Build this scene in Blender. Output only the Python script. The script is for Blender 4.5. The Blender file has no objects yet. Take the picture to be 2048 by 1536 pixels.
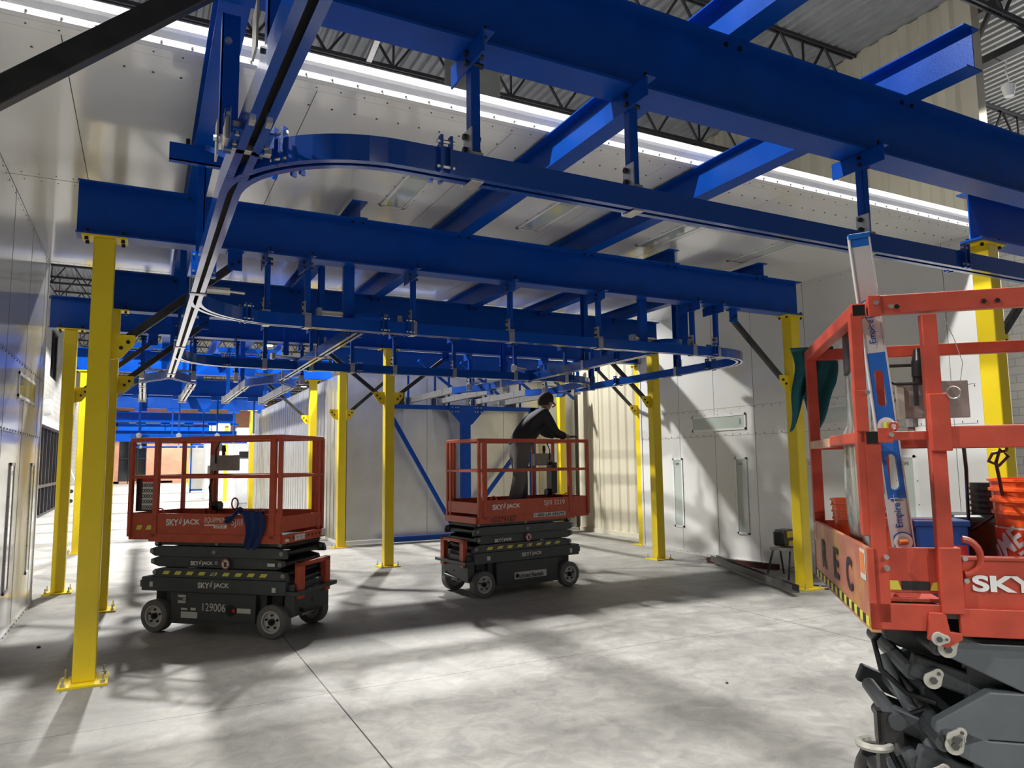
import bpy, bmesh, math, random
from mathutils import Vector, Matrix
random.seed(7)
PI=math.pi; R_=math.radians
sc=bpy.context.scene; C=sc.collection
# ------------------------------------------------------------ camera, world, exposure
cd=bpy.data.cameras.new('camera'); cam=bpy.data.objects.new('camera',cd); C.objects.link(cam); sc.camera=cam
rx=(0.89065,-0.45453,-0.01203); up=(-0.03751,-0.09981,0.99430); fw=(0.45314,0.88512,0.10594)
cam.matrix_world=Matrix(((rx[0],up[0],-fw[0],0),(rx[1],up[1],-fw[1],0),(rx[2],up[2],-fw[2],1.65),(0,0,0,1)))
cd.sensor_width=36; cd.sensor_fit='HORIZONTAL'; cd.lens=36*1441.5/2048; cd.clip_start=.05; cd.clip_end=400
w=bpy.data.worlds.new('hall air'); sc.world=w; w.use_nodes=True
w.node_tree.nodes['Background'].inputs[0].default_value=(.86,.90,1,1); w.node_tree.nodes['Background'].inputs[1].default_value=.05
sc.view_settings.view_transform='Standard'; sc.view_settings.look='None'; sc.view_settings.gamma=1; sc.view_settings.exposure=0.0
LAMP_W=1450; LAMP_COL=(1,.985,.95); LAMP_Z=7.0
LAMPS=[(x,y) for y in (3.5,14.5,21.1,27.7,34.3,43.1,51.9,60.7,69.5) for x in (-5,0,5,10) if not (y>10 and x<-3)]+[(x,-7.5) for x in (-5,0,5)]
# ------------------------------------------------------------ materials
def nodes(name):
    m=bpy.data.materials.new(name); m.use_nodes=True; nt=m.node_tree; b=nt.nodes['Principled BSDF']; return m,nt,b
def mat(name,col,rough=.5,metal=0,coat=0,var=0,scale=8,bump=0,bscale=60,spec=.5,emit=0,trans=0,alpha=1):
    m,nt,b=nodes(name); b.inputs['Base Color'].default_value=(*col,1); b.inputs['Roughness'].default_value=rough
    b.inputs['Metallic'].default_value=metal; b.inputs['Coat Weight'].default_value=coat; b.inputs['Coat Roughness'].default_value=.08
    b.inputs['Specular IOR Level'].default_value=spec
    if emit: b.inputs['Emission Color'].default_value=(*col,1); b.inputs['Emission Strength'].default_value=emit
    if trans: b.inputs['Transmission Weight'].default_value=trans
    if alpha<1: b.inputs['Alpha'].default_value=alpha
    tc=nt.nodes.new('ShaderNodeTexCoord')
    if var:
        n=nt.nodes.new('ShaderNodeTexNoise'); n.inputs['Scale'].default_value=scale; n.inputs['Detail'].default_value=5
        r=nt.nodes.new('ShaderNodeMapRange'); r.inputs['From Min'].default_value=.3; r.inputs['From Max'].default_value=.7
        r.inputs['To Min'].default_value=1-var; r.inputs['To Max'].default_value=1+var*.5
        x=nt.nodes.new('ShaderNodeVectorMath'); x.operation='SCALE'; x.inputs[0].default_value=col
        nt.links.new(tc.outputs['Object'],n.inputs['Vector']); nt.links.new(n.outputs['Fac'],r.inputs['Value']); nt.links.new(r.outputs['Result'],x.inputs['Scale'])
        nt.links.new(x.outputs[0],b.inputs['Base Color'])
        r2=nt.nodes.new('ShaderNodeMapRange'); r2.inputs['To Min'].default_value=rough*.8; r2.inputs['To Max'].default_value=min(1,rough*1.25)
        nt.links.new(n.outputs['Fac'],r2.inputs['Value']); nt.links.new(r2.outputs['Result'],b.inputs['Roughness'])
    if bump:
        n=nt.nodes.new('ShaderNodeTexNoise'); n.inputs['Scale'].default_value=bscale
        bm=nt.nodes.new('ShaderNodeBump'); bm.inputs['Strength'].default_value=bump; bm.inputs['Distance'].default_value=.01
        nt.links.new(tc.outputs['Object'],n.inputs['Vector']); nt.links.new(n.outputs['Fac'],bm.inputs['Height']); nt.links.new(bm.outputs[0],b.inputs['Normal'])
    return m
BLUE=mat('blue paint',(.0003,.056,.345),.36,0,0,spec=.22,var=.12,scale=5,bump=.06,bscale=90)
YEL=mat('yellow paint',(.80,.60,.012),.38,0,.1,var=.06,scale=3,bump=.04)
WHITE=mat('white enamel panel',(.76,.76,.74),.16,0,.5,var=.04,scale=1.2,bump=.03,bscale=2.5)
TRIMW=mat('white trim metal',(.80,.80,.80),.35,var=.03)
SEAM=mat('dark seam',(.12,.12,.12),.6)
RIVET=mat('rivet steel',(.12,.12,.12),.4,.7)
SILV=mat('galvanized panel',(.60,.60,.59),.34,.75,var=.10,scale=2.5)
GALV=mat('galvanized bracket',(.62,.61,.57),.32,.9,var=.15,scale=30)
BEIGE=mat('beige siding',(.56,.52,.40),.6,var=.05,scale=2)
DECK=mat('painted roof deck',(.24,.245,.25),.6,.2,var=.15,scale=4)
JOIST=mat('dark joist steel',(.035,.035,.04),.55,.2)
BLACK=mat('black bolt',(.012,.012,.013),.4,.3)
DARK=mat('dark brace steel',(.055,.055,.055),.38,.55,var=.25,scale=10)
ORG=mat('lift orange red paint',(.50,.075,.03),.42,var=.16,scale=14)
ORG3=mat('worn orange red paint',(.52,.068,.036),.42,var=.22,scale=9,bump=.05)
GREY=mat('dark grey machine paint',(.055,.062,.068),.42,var=.15,scale=10)
GREY3=mat('slate grey arm paint',(.11,.125,.135),.42,var=.12,scale=10)
RUB=mat('grey rubber tyre',(.16,.155,.15),.75,var=.15)
RIM=mat('white wheel rim',(.62,.62,.60),.5,var=.1,scale=20)
LETW=mat('white lettering',(.78,.78,.76),.5)
LETB=mat('black lettering',(.015,.015,.015),.6)
LETBL=mat('blue lettering',(.01,.09,.38),.5)
HZY=mat('hazard yellow',(.72,.68,.08),.5)
CTRL=mat('grey control box',(.30,.285,.265),.5,.2,var=.2,scale=12)
TEAL=mat('teal cloth',(.012,.12,.14),.9,bump=.3)
NAVY=mat('navy cloth',(.01,.03,.12),.9,bump=.3)
BUCK=mat('orange bucket plastic',(.90,.12,.02),.35,coat=.2)
BLUEP=mat('blue plastic',(.01,.07,.30),.4)
BPL=mat('black plastic',(.012,.012,.012),.3)
MAROON=mat('maroon cord',(.06,.008,.01),.5)
LEVEL=mat('brushed level aluminium',(.60,.60,.60),.45,.15,var=.04)
LBLUE=mat('level blue',(.01,.13,.52),.4)
VIAL=mat('yellow green vial',(.62,.68,.05),.1,coat=1)
PLAS=mat('grey wrapping film',(.27,.30,.30),.22,.05,coat=.6,var=.5,scale=16,bump=.35,bscale=20)
FIXG=mat('pale green fixture glass',(.50,.56,.52),.06,0,1)
SKIN=mat('skin',(.40,.22,.14),.55); HAIR=mat('dark cap',(.02,.016,.013),.8)
SHIRT=mat('charcoal sweater',(.016,.017,.02),.8,bump=.2,bscale=30); PANT=mat('grey work trousers',(.10,.10,.10),.85,bump=.2,bscale=25)
SHOE=mat('dark boot leather',(.02,.018,.016),.6)
WIN=mat('dark window glass',(.01,.012,.016),.05,coat=.6); MULL=mat('black window frame',(.012,.012,.014),.4)
DWHT=mat('white cabinet',(.66,.68,.70),.35)
RUST=mat('red primed steel',(.10,.03,.02),.6,.3,var=.3); STEELD=mat('mill scale steel',(.16,.155,.15),.42,.6,var=.3)
LENS=mat('lamp lens',(1,.98,.94),.4,emit=14)
LABEL=mat('white decal',(.62,.62,.60),.5); REDD=mat('red decal',(.5,.02,.02),.5); ORD=mat('orange decal',(.75,.22,.05),.5)
PINP=mat('zinc keeper plate',(.55,.54,.48),.45,.4)
WORN=mat('weathered panel paint',(.50,.10,.05),.45,var=.35,scale=3,bump=.06)
def worn_panel():
    m,nt,b=nodes('rubbed yellow red end panel paint'); tc=nt.nodes.new('ShaderNodeTexCoord'); n=nt.nodes.new('ShaderNodeTexNoise'); n.inputs['Scale'].default_value=3.2; n.inputs['Detail'].default_value=6; n.inputs['Roughness'].default_value=.65
    cr=nt.nodes.new('ShaderNodeValToRGB'); e=cr.color_ramp.elements; e[0].position=.34; e[0].color=(.40,.09,.06,1); e[1].position=.66; e[1].color=(.62,.36,.06,1)
    k=e.new(.5); k.color=(.50,.17,.11,1)
    nt.links.new(tc.outputs['Object'],n.inputs['Vector']); nt.links.new(n.outputs['Fac'],cr.inputs['Fac']); nt.links.new(cr.outputs[0],b.inputs['Base Color']); b.inputs['Roughness'].default_value=.35
    return m
WORNP=worn_panel()
def floor_mat():
    m,nt,b=nodes('polished concrete'); L=nt.links.new; N=nt.nodes.new
    tc=N('ShaderNodeTexCoord'); out=tc.outputs['Object']
    def noise(s,d,r=.6,dist=0):
        n=N('ShaderNodeTexNoise'); n.inputs['Scale'].default_value=s; n.inputs['Detail'].default_value=d; n.inputs['Roughness'].default_value=r; n.inputs['Distortion'].default_value=dist; L(out,n.inputs['Vector']); return n
    a=noise(.9,8,.62,.4); c=noise(5,6,.7,1.2); g=noise(60,2)
    cr=N('ShaderNodeValToRGB'); e=cr.color_ramp.elements; e[0].position=.30; e[0].color=(.24,.235,.22,1); e[1].position=.72; e[1].color=(.40,.39,.365,1); L(a.outputs['Fac'],cr.inputs['Fac'])
    cr2=N('ShaderNodeValToRGB'); e=cr2.color_ramp.elements; e[0].position=.32; e[0].color=(.74,.74,.76,1); e[1].position=.62; e[1].color=(1.06,1.05,1.03,1); L(c.outputs['Fac'],cr2.inputs['Fac'])
    mx=N('ShaderNodeMix'); mx.data_type='RGBA'; mx.blend_type='MULTIPLY'; mx.inputs['Factor'].default_value=1; L(cr.outputs[0],mx.inputs['A']); L(cr2.outputs[0],mx.inputs['B'])
    # tyre scuffs : wavy rings
    wv=N('ShaderNodeTexWave'); wv.wave_type='RINGS'; wv.inputs['Scale'].default_value=.35; wv.inputs['Distortion'].default_value=9; wv.inputs['Detail'].default_value=3; wv.inputs['Detail Scale'].default_value=.7; L(out,wv.inputs['Vector'])
    mr=N('ShaderNodeMapRange'); mr.inputs['From Min'].default_value=.93; mr.inputs['From Max'].default_value=1; mr.inputs['To Min'].default_value=1; mr.inputs['To Max'].default_value=.88; L(wv.outputs['Fac'],mr.inputs['Value'])
    sx=N('ShaderNodeSeparateXYZ'); L(out,sx.inputs[0])
    def joint(sock,off,sp,wd):
        s=N('ShaderNodeMath'); s.operation='SUBTRACT'; L(sock,s.inputs[0]); s.inputs[1].default_value=off-sp*40
        d=N('ShaderNodeMath'); d.operation='DIVIDE'; L(s.outputs[0],d.inputs[0]); d.inputs[1].default_value=sp
        f=N('ShaderNodeMath'); f.operation='FRACT'; L(d.outputs[0],f.inputs[0])
        p=N('ShaderNodeMath'); p.operation='PINGPONG'; L(f.outputs[0],p.inputs[0]); p.inputs[1].default_value=.5
        l=N('ShaderNodeMath'); l.operation='GREATER_THAN'; L(p.outputs[0],l.inputs[0]); l.inputs[1].default_value=wd/sp/2; return l
    j1=joint(sx.outputs[0],1.27,4.6,.010); j2=joint(sx.outputs[1],5.42,4.6,.006)
    jm=N('ShaderNodeMath'); jm.operation='MINIMUM'; L(j1.outputs[0],jm.inputs[0]); L(j2.outputs[0],jm.inputs[1])
    jr=N('ShaderNodeMapRange'); jr.inputs['To Min'].default_value=.18; L(jm.outputs[0],jr.inputs['Value'])
    mm=N('ShaderNodeMath'); mm.operation='MULTIPLY'; L(jr.outputs[0],mm.inputs[0]); L(mr.outputs[0],mm.inputs[1])
    sc_=N('ShaderNodeVectorMath'); sc_.operation='SCALE'; L(mx.outputs['Result'],sc_.inputs[0]); L(mm.outputs[0],sc_.inputs['Scale']); L(sc_.outputs[0],b.inputs['Base Color'])
    rr=N('ShaderNodeMapRange'); rr.inputs['To Min'].default_value=.42; rr.inputs['To Max'].default_value=.72; L(c.outputs['Fac'],rr.inputs['Value']); L(rr.outputs[0],b.inputs['Roughness'])
    bm=N('ShaderNodeBump'); bm.inputs['Strength'].default_value=.12; bm.inputs['Distance'].default_value=.01; L(g.outputs['Fac'],bm.inputs['Height']); L(bm.outputs[0],b.inputs['Normal'])
    return m
FLOOR=floor_mat()
def brick_mat(name,c1,c2,mortar,bw,bh,axis):
    m,nt,b=nodes(name); L=nt.links.new; N=nt.nodes.new; tc=N('ShaderNodeTexCoord'); sx=N('ShaderNodeSeparateXYZ'); L(tc.outputs['Object'],sx.inputs[0]); cb=N('ShaderNodeCombineXYZ')
    L(sx.outputs[axis],cb.inputs[0]); L(sx.outputs[2],cb.inputs[1])
    br=N('ShaderNodeTexBrick'); br.inputs['Scale'].default_value=1; br.inputs['Brick Width'].default_value=bw; br.inputs['Row Height'].default_value=bh; br.inputs['Mortar Size'].default_value=.012
    br.inputs['Color1'].default_value=(*c1,1); br.inputs['Color2'].default_value=(*c2,1); br.inputs['Mortar'].default_value=(*mortar,1); L(cb.outputs[0],br.inputs['Vector'])
    n=N('ShaderNodeTexNoise'); n.inputs['Scale'].default_value=.8; n.inputs['Detail'].default_value=5; L(tc.outputs['Object'],n.inputs['Vector'])
    r=N('ShaderNodeMapRange'); r.inputs['To Min'].default_value=.7; r.inputs['To Max'].default_value=1.2; L(n.outputs['Fac'],r.inputs['Value'])
    s=N('ShaderNodeVectorMath'); s.operation='SCALE'; L(br.outputs['Color'],s.inputs[0]); L(r.outputs[0],s.inputs['Scale']); L(s.outputs[0],b.inputs['Base Color']); b.inputs['Roughness'].default_value=.85
    return m
BRICK=brick_mat('salmon brick',(.62,.29,.18),(.66,.33,.21),(.55,.30,.22),.4,.2,0)
BLOCK=brick_mat('grey concrete block',(.27,.265,.25),(.31,.30,.285),(.20,.20,.19),.4,.2,1)
# ------------------------------------------------------------ mesh builder
class MB:
    def __init__(s): s.v=[]; s.f=[]; s.m=[]; s.mi=0
    def add(s,vs,fs):
        n=len(s.v); s.v+= [tuple(x) for x in vs]; s.f+=[tuple(n+i for i in f) for f in fs]; s.m+=[s.mi]*len(fs); return s
    def box(s,x0,x1,y0,y1,z0,z1,M=None):
        vs=[Vector((x,y,z)) for z in (z0,z1) for y in (y0,y1) for x in (x0,x1)]
        if M is not None: vs=[M@v for v in vs]
        return s.add(vs,[(0,2,3,1),(4,5,7,6),(0,1,5,4),(2,6,7,3),(0,4,6,2),(1,3,7,5)])
    def cb(s,c,d,M=None): return s.box(c[0]-d[0]/2,c[0]+d[0]/2,c[1]-d[1]/2,c[1]+d[1]/2,c[2]-d[2]/2,c[2]+d[2]/2,M)
    def frame(s,p,q,upv=(0,0,1)):
        p=Vector(p); q=Vector(q); d=(q-p).normalized(); u=Vector(upv)
        if abs(d.dot(u))>.98: u=Vector((0,1,0))
        x=d.cross(u).normalized(); y=x.cross(d).normalized(); return p,q,d,x,y
    def bar(s,p,q,w,h,upv=(0,0,1)):
        p,q,d,x,y=s.frame(p,q,upv); vs=[]
        for a in (p,q):
            for i,j in ((-1,-1),(1,-1),(1,1),(-1,1)): vs.append(a+x*(i*w/2)+y*(j*h/2))
        return s.add(vs,[(3,2,1,0),(4,5,6,7),(0,1,5,4),(1,2,6,5),(2,3,7,6),(3,0,4,7)])
    def cyl(s,p,q,r,n=12,r2=None):
        p,q,d,x,y=s.frame(p,q); r2=r if r2 is None else r2; vs=[]
        for a,rr in ((p,r),(q,r2)):
            for i in range(n): t=2*PI*i/n; vs.append(a+x*(rr*math.cos(t))+y*(rr*math.sin(t)))
        return s.add(vs,[tuple(range(n-1,-1,-1)),tuple(range(n,2*n))]+[(i,(i+1)%n,n+(i+1)%n,n+i) for i in range(n)])
    def prism(s,poly,O,U,V,E):
        O,U,V,E=map(Vector,(O,U,V,E)); n=len(poly); vs=[O+U*a+V*b for a,b in poly]; vs+=[v+E for v in vs]
        return s.add(vs,[tuple(range(n-1,-1,-1)),tuple(range(n,2*n))]+[(i,(i+1)%n,n+(i+1)%n,n+i) for i in range(n)])
    def tube(s,pts,r,n=8,closed=False):
        pts=[Vector(p) for p in pts]; K=len(pts); vs=[]; x=None
        for i,p in enumerate(pts):
            a=pts[(i-1)%K] if (closed or i>0) else p; b=pts[(i+1)%K] if (closed or i<K-1) else p
            d=(b-a).normalized()
            if x is None:
                u=Vector((0,0,1)) if abs(d.z)<.9 else Vector((0,1,0)); x=d.cross(u).normalized()
            else: x=(x-d*x.dot(d)).normalized()
            y=x.cross(d)
            for k in range(n): t=2*PI*k/n; vs.append(p+x*(r*math.cos(t))+y*(r*math.sin(t)))
        fs=[]
        for i in range(K if closed else K-1):
            j=(i+1)%K
            for k in range(n): fs.append((i*n+k,i*n+(k+1)%n,j*n+(k+1)%n,j*n+k))
        if not closed: fs+=[tuple(range(n-1,-1,-1)),tuple(range((K-1)*n,K*n))]
        return s.add(vs,fs)
    def sweep(s,prof,path):   # prof: (lateral, z) closed polygon; path: points in plan
        path=[Vector(p) for p in path]; K=len(path); n=len(prof); vs=[]
        for i,p in enumerate(path):
            a=path[max(0,i-1)]; b=path[min(K-1,i+1)]; d=(b-a); d.z=0; d.normalize(); x=Vector((d.y,-d.x,0))
            for l,z in prof: vs.append(p+x*l+Vector((0,0,z)))
        fs=[tuple(range(n-1,-1,-1)),tuple(range((K-1)*n,K*n))]
        for i in range(K-1):
            for k in range(n): fs.append((i*n+k,i*n+(k+1)%n,(i+1)*n+(k+1)%n,(i+1)*n+k))
        return s.add(vs,fs)
    def grid(s,fn,nu,nv):
        vs=[fn(i/nu,j/nv) for j in range(nv+1) for i in range(nu+1)]
        return s.add(vs,[(j*(nu+1)+i,j*(nu+1)+i+1,(j+1)*(nu+1)+i+1,(j+1)*(nu+1)+i) for j in range(nv) for i in range(nu)])
    def mesh(s,name,mats):
        me=bpy.data.meshes.new(name); me.from_pydata(s.v,[],s.f); 
        for m in (mats if isinstance(mats,(list,tuple)) else [mats]): me.materials.append(m)
        if max(s.m,default=0): me.polygons.foreach_set('material_index',s.m)
        b=bmesh.new(); b.from_mesh(me); bmesh.ops.recalc_face_normals(b,faces=b.faces); b.to_mesh(me); b.free()
        return me
    def build(s,name,mats,parent=None,bevel=0,smooth=False,solid=0,sub=0):
        me=s.mesh(name,mats); o=bpy.data.objects.new(name,me); C.objects.link(o)
        if parent: o.parent=parent
        if sub: k=o.modifiers.new('sub','SUBSURF'); k.levels=sub; k.render_levels=sub
        if solid: k=o.modifiers.new('solid','SOLIDIFY'); k.thickness=solid; k.offset=0
        if bevel: k=o.modifiers.new('bevel','BEVEL'); k.width=bevel; k.segments=2; k.limit_method='ANGLE'; k.angle_limit=R_(40)
        if smooth:
            for p in me.polygons: p.use_smooth=True
            if not sub: me.set_sharp_from_angle(angle=R_(35))
        return o
def tag(o,label,cat,group=None,kind=None):
    o['label']=label; o['category']=cat
    if group: o['group']=group
    if kind: o['kind']=kind
    return o
def thing(name,label,cat,loc=(0,0,0),rz=0,group=None):
    o=bpy.data.objects.new(name,None); C.objects.link(o); o.location=loc; o.rotation_euler=(0,0,rz); o.empty_display_size=.1
    return tag(o,label,cat,group)
def struct(o): o['kind']='structure'; return o
KIDS={}
def kids(o): return [c for c in bpy.data.objects if c.parent==o]
def dup(o,loc,rz=None,label=None,group=None):
    def cp(a,par):
        c=a.copy(); C.objects.link(c); c.parent=par
        for ch in kids(a): cp(ch,c)
        return c
    r=cp(o,None); r.location=loc
    if rz is not None: r.rotation_euler=(0,0,rz)
    if label: r['label']=label
    if group: r['group']=group
    return r
def text(s,O,U,V,w,h,mt,parent,name='lettering',shear=0,bold=0,thick=.0015):
    cu=bpy.data.curves.new('t','FONT'); cu.body=s; cu.size=1; cu.shear=shear; cu.offset=bold; cu.extrude=0
    t=bpy.data.objects.new('t',cu); C.objects.link(t); dg=bpy.context.evaluated_depsgraph_get(); me=bpy.data.meshes.new_from_object(t.evaluated_get(dg))
    bpy.data.objects.remove(t); bpy.data.curves.remove(cu)
    xs=[v.co.x for v in me.vertices]; ys=[v.co.y for v in me.vertices]; x0,x1,y0,y1=min(xs),max(xs),min(ys),max(ys)
    O,U,V=map(Vector,(O,U,V)); Nn=U.cross(V).normalized()
    for v in me.vertices: a=(v.co.x-x0)/(x1-x0)*w; b=(v.co.y-y0)/(y1-y0)*h; v.co=O+U*a+V*b+Nn*thick
    me.materials.clear(); me.materials.append(mt); me.name=name
    o=bpy.data.objects.new(name,me); C.objects.link(o); o.parent=parent; return o
# ------------------------------------------------------------ floor, roof, walls
m=MB(); m.grid(lambda a,b:Vector((-30+70*a,-12+92*b,0)),2,2); struct(m.build('floor',FLOOR))
ZR=7.68
def corr(x0,x1,pitch,d):
    pts=[]; x=x0
    while x<x1: pts+=[(x,0),(x+pitch*.35,0),(x+pitch*.5,d),(x+pitch*.85,d)]; x+=pitch
    pts.append((x,0)); return pts
m=MB(); pr=corr(-14,26,.152,.045); n=len(pr)
vs=[Vector((a,y,ZR+b)) for y in (-6,78) for a,b in pr]; m.add(vs,[(i,i+1,n+i+1,n+i) for i in range(n-1)]); struct(m.build('ceiling_deck',DECK,solid=.01))
# beige corrugated wall
m=MB(); pr=corr(5.2,40,.30,.035); n=len(pr); vs=[Vector((9.36-b,a,z)) for z in (0,ZR) for a,b in pr]; m.add(vs,[(i,i+1,n+i+1,n+i) for i in range(n-1)])
m.box(9.33,9.50,5.08,5.2,0,ZR); m.box(9.31,9.36,13.85,13.97,0,4.2); m.box(9.30,9.36,5.2,40,0,.09); struct(m.build('wall_right_siding',BEIGE,solid=.004))
# block wall on the far left, with storefronts
m=MB(); X=-2.9
def blockwall(m,segs):
    for y0,y1,z0,z1 in segs: m.box(X-.2,X,y0,y1,z0,z1)
ops=[(27.2,33.4,.0,3.0),(28.8,30.8,4.7,6.4),(44,52,0,3.0),(46.5,48.5,4.7,6.4),(60,68,0,3.0)]
ys=sorted(set([12.0,75.0]+[v for o in ops for v in o[:2]]))
for a,b in zip(ys,ys[1:]):
    zs=[0,ZR]; cut=[(o[2],o[3]) for o in ops if o[0]<=a and o[1]>=b]
    z=0
    for c0,c1 in sorted(cut):
        if c0>z: blockwall(m,[(a,b,z,c0)])
        z=c1
    blockwall(m,[(a,b,z,ZR)])
struct(m.build('wall_left_block',BLOCK))
m=MB(); m.box(-2.9,-2.86,27,33.6,3.0,3.25); m.box(-2.9,-2.86,43.8,52.2,3.0,3.25); struct(m.build('trim_1',TRIMW))
for i,(y0,y1,z0,z1) in enumerate(ops):
    m=MB(); n=max(2,int((y1-y0)/.9)); 
    for k in range(n+1): y=y0+(y1-y0)*k/n; m.box(X-.12,X-.02,y-.045,y+.045,z0,z1)
    m.box(X-.12,X-.02,y0,y1,z0,z0+.08); m.box(X-.12,X-.02,y0,y1,z1-.08,z1)
    if z1-z0>2: m.box(X-.11,X-.01,y0,y1,.95,1.05)
    f=struct(m.build('window_%d'%(i+1),MULL)); m=MB(); m.box(X-.09,X-.07,y0,y1,z0,z1); m.build('pane',WIN,f)
# end wall, brick
m=MB(); m.box(-3.1,2.6,75,75.3,0,.2); 
for a,b,z0,z1 in ((-3.1,-1.9,0,ZR),(-1.9,.35,4.2,ZR),(.35,26,0,ZR)): m.box(a,b,75,75.3,z0,z1)
struct(m.build('wall_back',BRICK))
m=MB(); m.box(-1.9,.35,75.1,75.2,0,4.2); d=struct(m.build('door_1',WIN)); m=MB()
for x in (-1.9,-1.15,-.4,.27): m.box(x,x+.08,75.0,75.1,0,4.2)
m.box(-1.9,.35,75,75.1,2.2,2.3); m.build('door_frame',MULL,d)
m=MB(); m.box(-2.7,-1.2,74.95,75,5.2,6.6); o=struct(m.build('window_6',WIN))
# far right block wall seen at the frame edge
m=MB(); m.box(19,19.2,-8,14,0,ZR); m.box(9.5,19.2,14,14.2,0,ZR); struct(m.build('wall_right_block',BLOCK))
# white enamel canopy: ceiling, left and right wall, front trim
ZC=4.23; XL=-1.14; XRt=8.60; Y0=4.76; Y1=10.66
m=MB(); m.box(XL,XRt,Y0,Y1,ZC+.02,ZC+.12); m.mi=1; m.box(XL-.01,XRt+.01,Y0+.01,Y1-.01,ZC+.015,ZC+.019); m.mi=0
xs=[XL,-.53,.99,2.51,4.03,5.55,7.07,XRt]
for a,b in zip(xs,xs[1:]):
    for c,d_ in ((Y0+.1,Y1-.02),):
        m.box(a+.003,b-.003,c,d_,ZC,ZC+.017)
m.box(XL,XRt,Y0,Y0+.096,ZC-.001,ZC+.017); m.box(XL,XRt,Y1-.1,Y1,ZC-.002,ZC)
m.mi=1; m.box(XL,-.53,7.46,7.466,ZC-.0012,ZC)
ceil=struct(m.build('ceiling',[WHITE,SEAM]))
m=MB()
for k in range(58):
    x=XL+.1+k*.168; 
    for y,r in ((Y0+.05,.006),(Y0+.32,.008),(Y1-.06,.006)): m.cyl((x,y,ZC-.006),(x,y,ZC+.01),r,6)
for k in range(5):
    for y in (7.38,7.56): m.cyl((XL+.1+k*.13,y,ZC-.004),(XL+.1+k*.13,y,ZC+.01),.006,6)
m.build('rivet_row',RIVET,ceil)
m=MB(); m.box(XL-.05,XRt+.3,Y0-.05,Y0-.0,ZC,ZC+.045); m.box(XL-.05,XRt+.3,Y0-.015,Y0+.03,ZC+.02,ZC+.2); m.box(XL-.05,XRt+.3,Y0-.06,Y0+.02,ZC+.115,ZC+.165)
t=struct(m.build('trim_2',TRIMW,bevel=.003)); m=MB()
for k in range(56): x=XL+.1+k*.175; m.cyl((x,Y0-.056,ZC+.02),(x,Y0-.05,ZC+.02),.007,6)
m.build('rivet_row',RIVET,t)
def panelwall(name,x,sgn,y0,y1,seams,rows,bot):
    m=MB(); m.box(x,x+sgn*.12,y0,y1,0,ZC+.12); m.mi=1
    for s_ in seams: m.box(x-sgn*.0015,x+sgn*.001,s_-.003,s_+.003,.05,ZC)
    for z in rows: m.box(x-sgn*.0015,x+sgn*.001,y0+.02,y1-.02,z-.002,z+.002)
    m.mi=0; m.box(x-sgn*.012,x,y0,y0+.06,0,ZC); m.box(x-sgn*.012,x,y1-.05,y1,0,ZC); m.box(x-sgn*.02,x,y0,y1,0,.05)
    o=struct(m.build(name,[WHITE,SEAM])); m=MB()
    y=y0+.08
    while y<y1:
        m.cyl((x-sgn*.026,y,.03),(x,y,.03),.006,6); m.cyl((x-sgn*.004,y,ZC-.05),(x+sgn*.01,y,ZC-.05),.006,6)
        for z in rows:
            m.cyl((x-sgn*.004,y,z+(.03 if z==rows[0] else -.03)),(x+sgn*.01,y,z),.006,6)
        y+=.17
    m.build('rivet_row',RIVET,o); return o
panelwall('wall_left',XL,-1,4.7,10.65,[5.5,6.7,7.9,9.1,10.3],[1.98,2.72],0)
panelwall('wall_right',XRt,1,4.9,11.35,[5.25,6.3,7.35,8.4,9.3,10.2],[2.02,2.48],0)
# light fixtures recessed in the canopy
def fixture(loc,axis,L_,label,group,n):
    # axis: 'c' ceiling along Y, 'h' wall horizontal, 'v' wall vertical ; sgn wall side
    o=thing('light_fixture',label,'light fixture',loc,0,group); W_=.20; m=MB(); g=MB()
    if axis=='c': f=lambda a,b,c:(b,a,-c)
    else:
        s=n
        f=(lambda a,b,c:(-s*c,a,b)) if axis=='h' else (lambda a,b,c:(-s*c,b,a))
    def bx(M_,a0,a1,b0,b1,c0,c1):
        p=f(a0,b0,c0); q=f(a1,b1,c1); M_.box(min(p[0],q[0]),max(p[0],q[0]),min(p[1],q[1]),max(p[1],q[1]),min(p[2],q[2]),max(p[2],q[2]))
    h=W_/2+.03; l=L_/2+.03
    bx(m,-l,l,-h,-h+.03,0,.012); bx(m,-l,l,h-.03,h,0,.012); bx(m,-l,-l+.03,-h,h,0,.012); bx(m,l-.03,l,-h,h,0,.012); m.build('frame',TRIMW,o)
    bx(g,-l+.03,l-.03,-h+.03,h-.03,.0,.006); g.build('glass',FIXG,o)
    m=MB()
    for k in range(5):
        a=-l+.02+k*(2*l-.04)/4
        for b in (-h-.012,h+.012): p=f(a,b,0); q=f(a,b,.006); m.cyl(p,q,.006,6)
    m.build('screw',RIVET,o)
    if axis=='v': text('GFS',(-n*.008,(.045 if n>0 else -.045),l-.12),(0,-n,0),(0,0,1),.09,.035,LETB,o)
    if axis=='h': text('GFS',(-n*.008,-l+.14,(.045)),(0,0,-1),(0,-n,0),.09,.035,LETB,o)
    if axis=='c': text('GFS',(-.045,-l+.10,-.008),(1,0,0),(0,-1,0),.09,.03,LETB,o)
    return o
fx=[(2.16,6.32,1.0,'left of the deep blue cross beam'),(3.74,6.38,1.0,'between the two long cross beams'),(5.35,6.35,1.0,'right of the second long cross beam'),(6.86,6.40,1.0,'nearest the right wall, in front of the bolted I-beam'),
    (.7,8.6,.9,'behind the front I-beam on the left'),(2.16,8.6,.9,'behind the front I-beam at its left third'),(3.6,8.6,.9,'behind the front I-beam near its middle'),(5.0,8.6,.9,'behind the front I-beam at its right third')]
for x,y,l,t in fx: fixture((x,y,ZC-.002),'c',l,'flush rectangular light in white ceiling, '+t,'ceiling lights of the white canopy',1)
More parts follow.
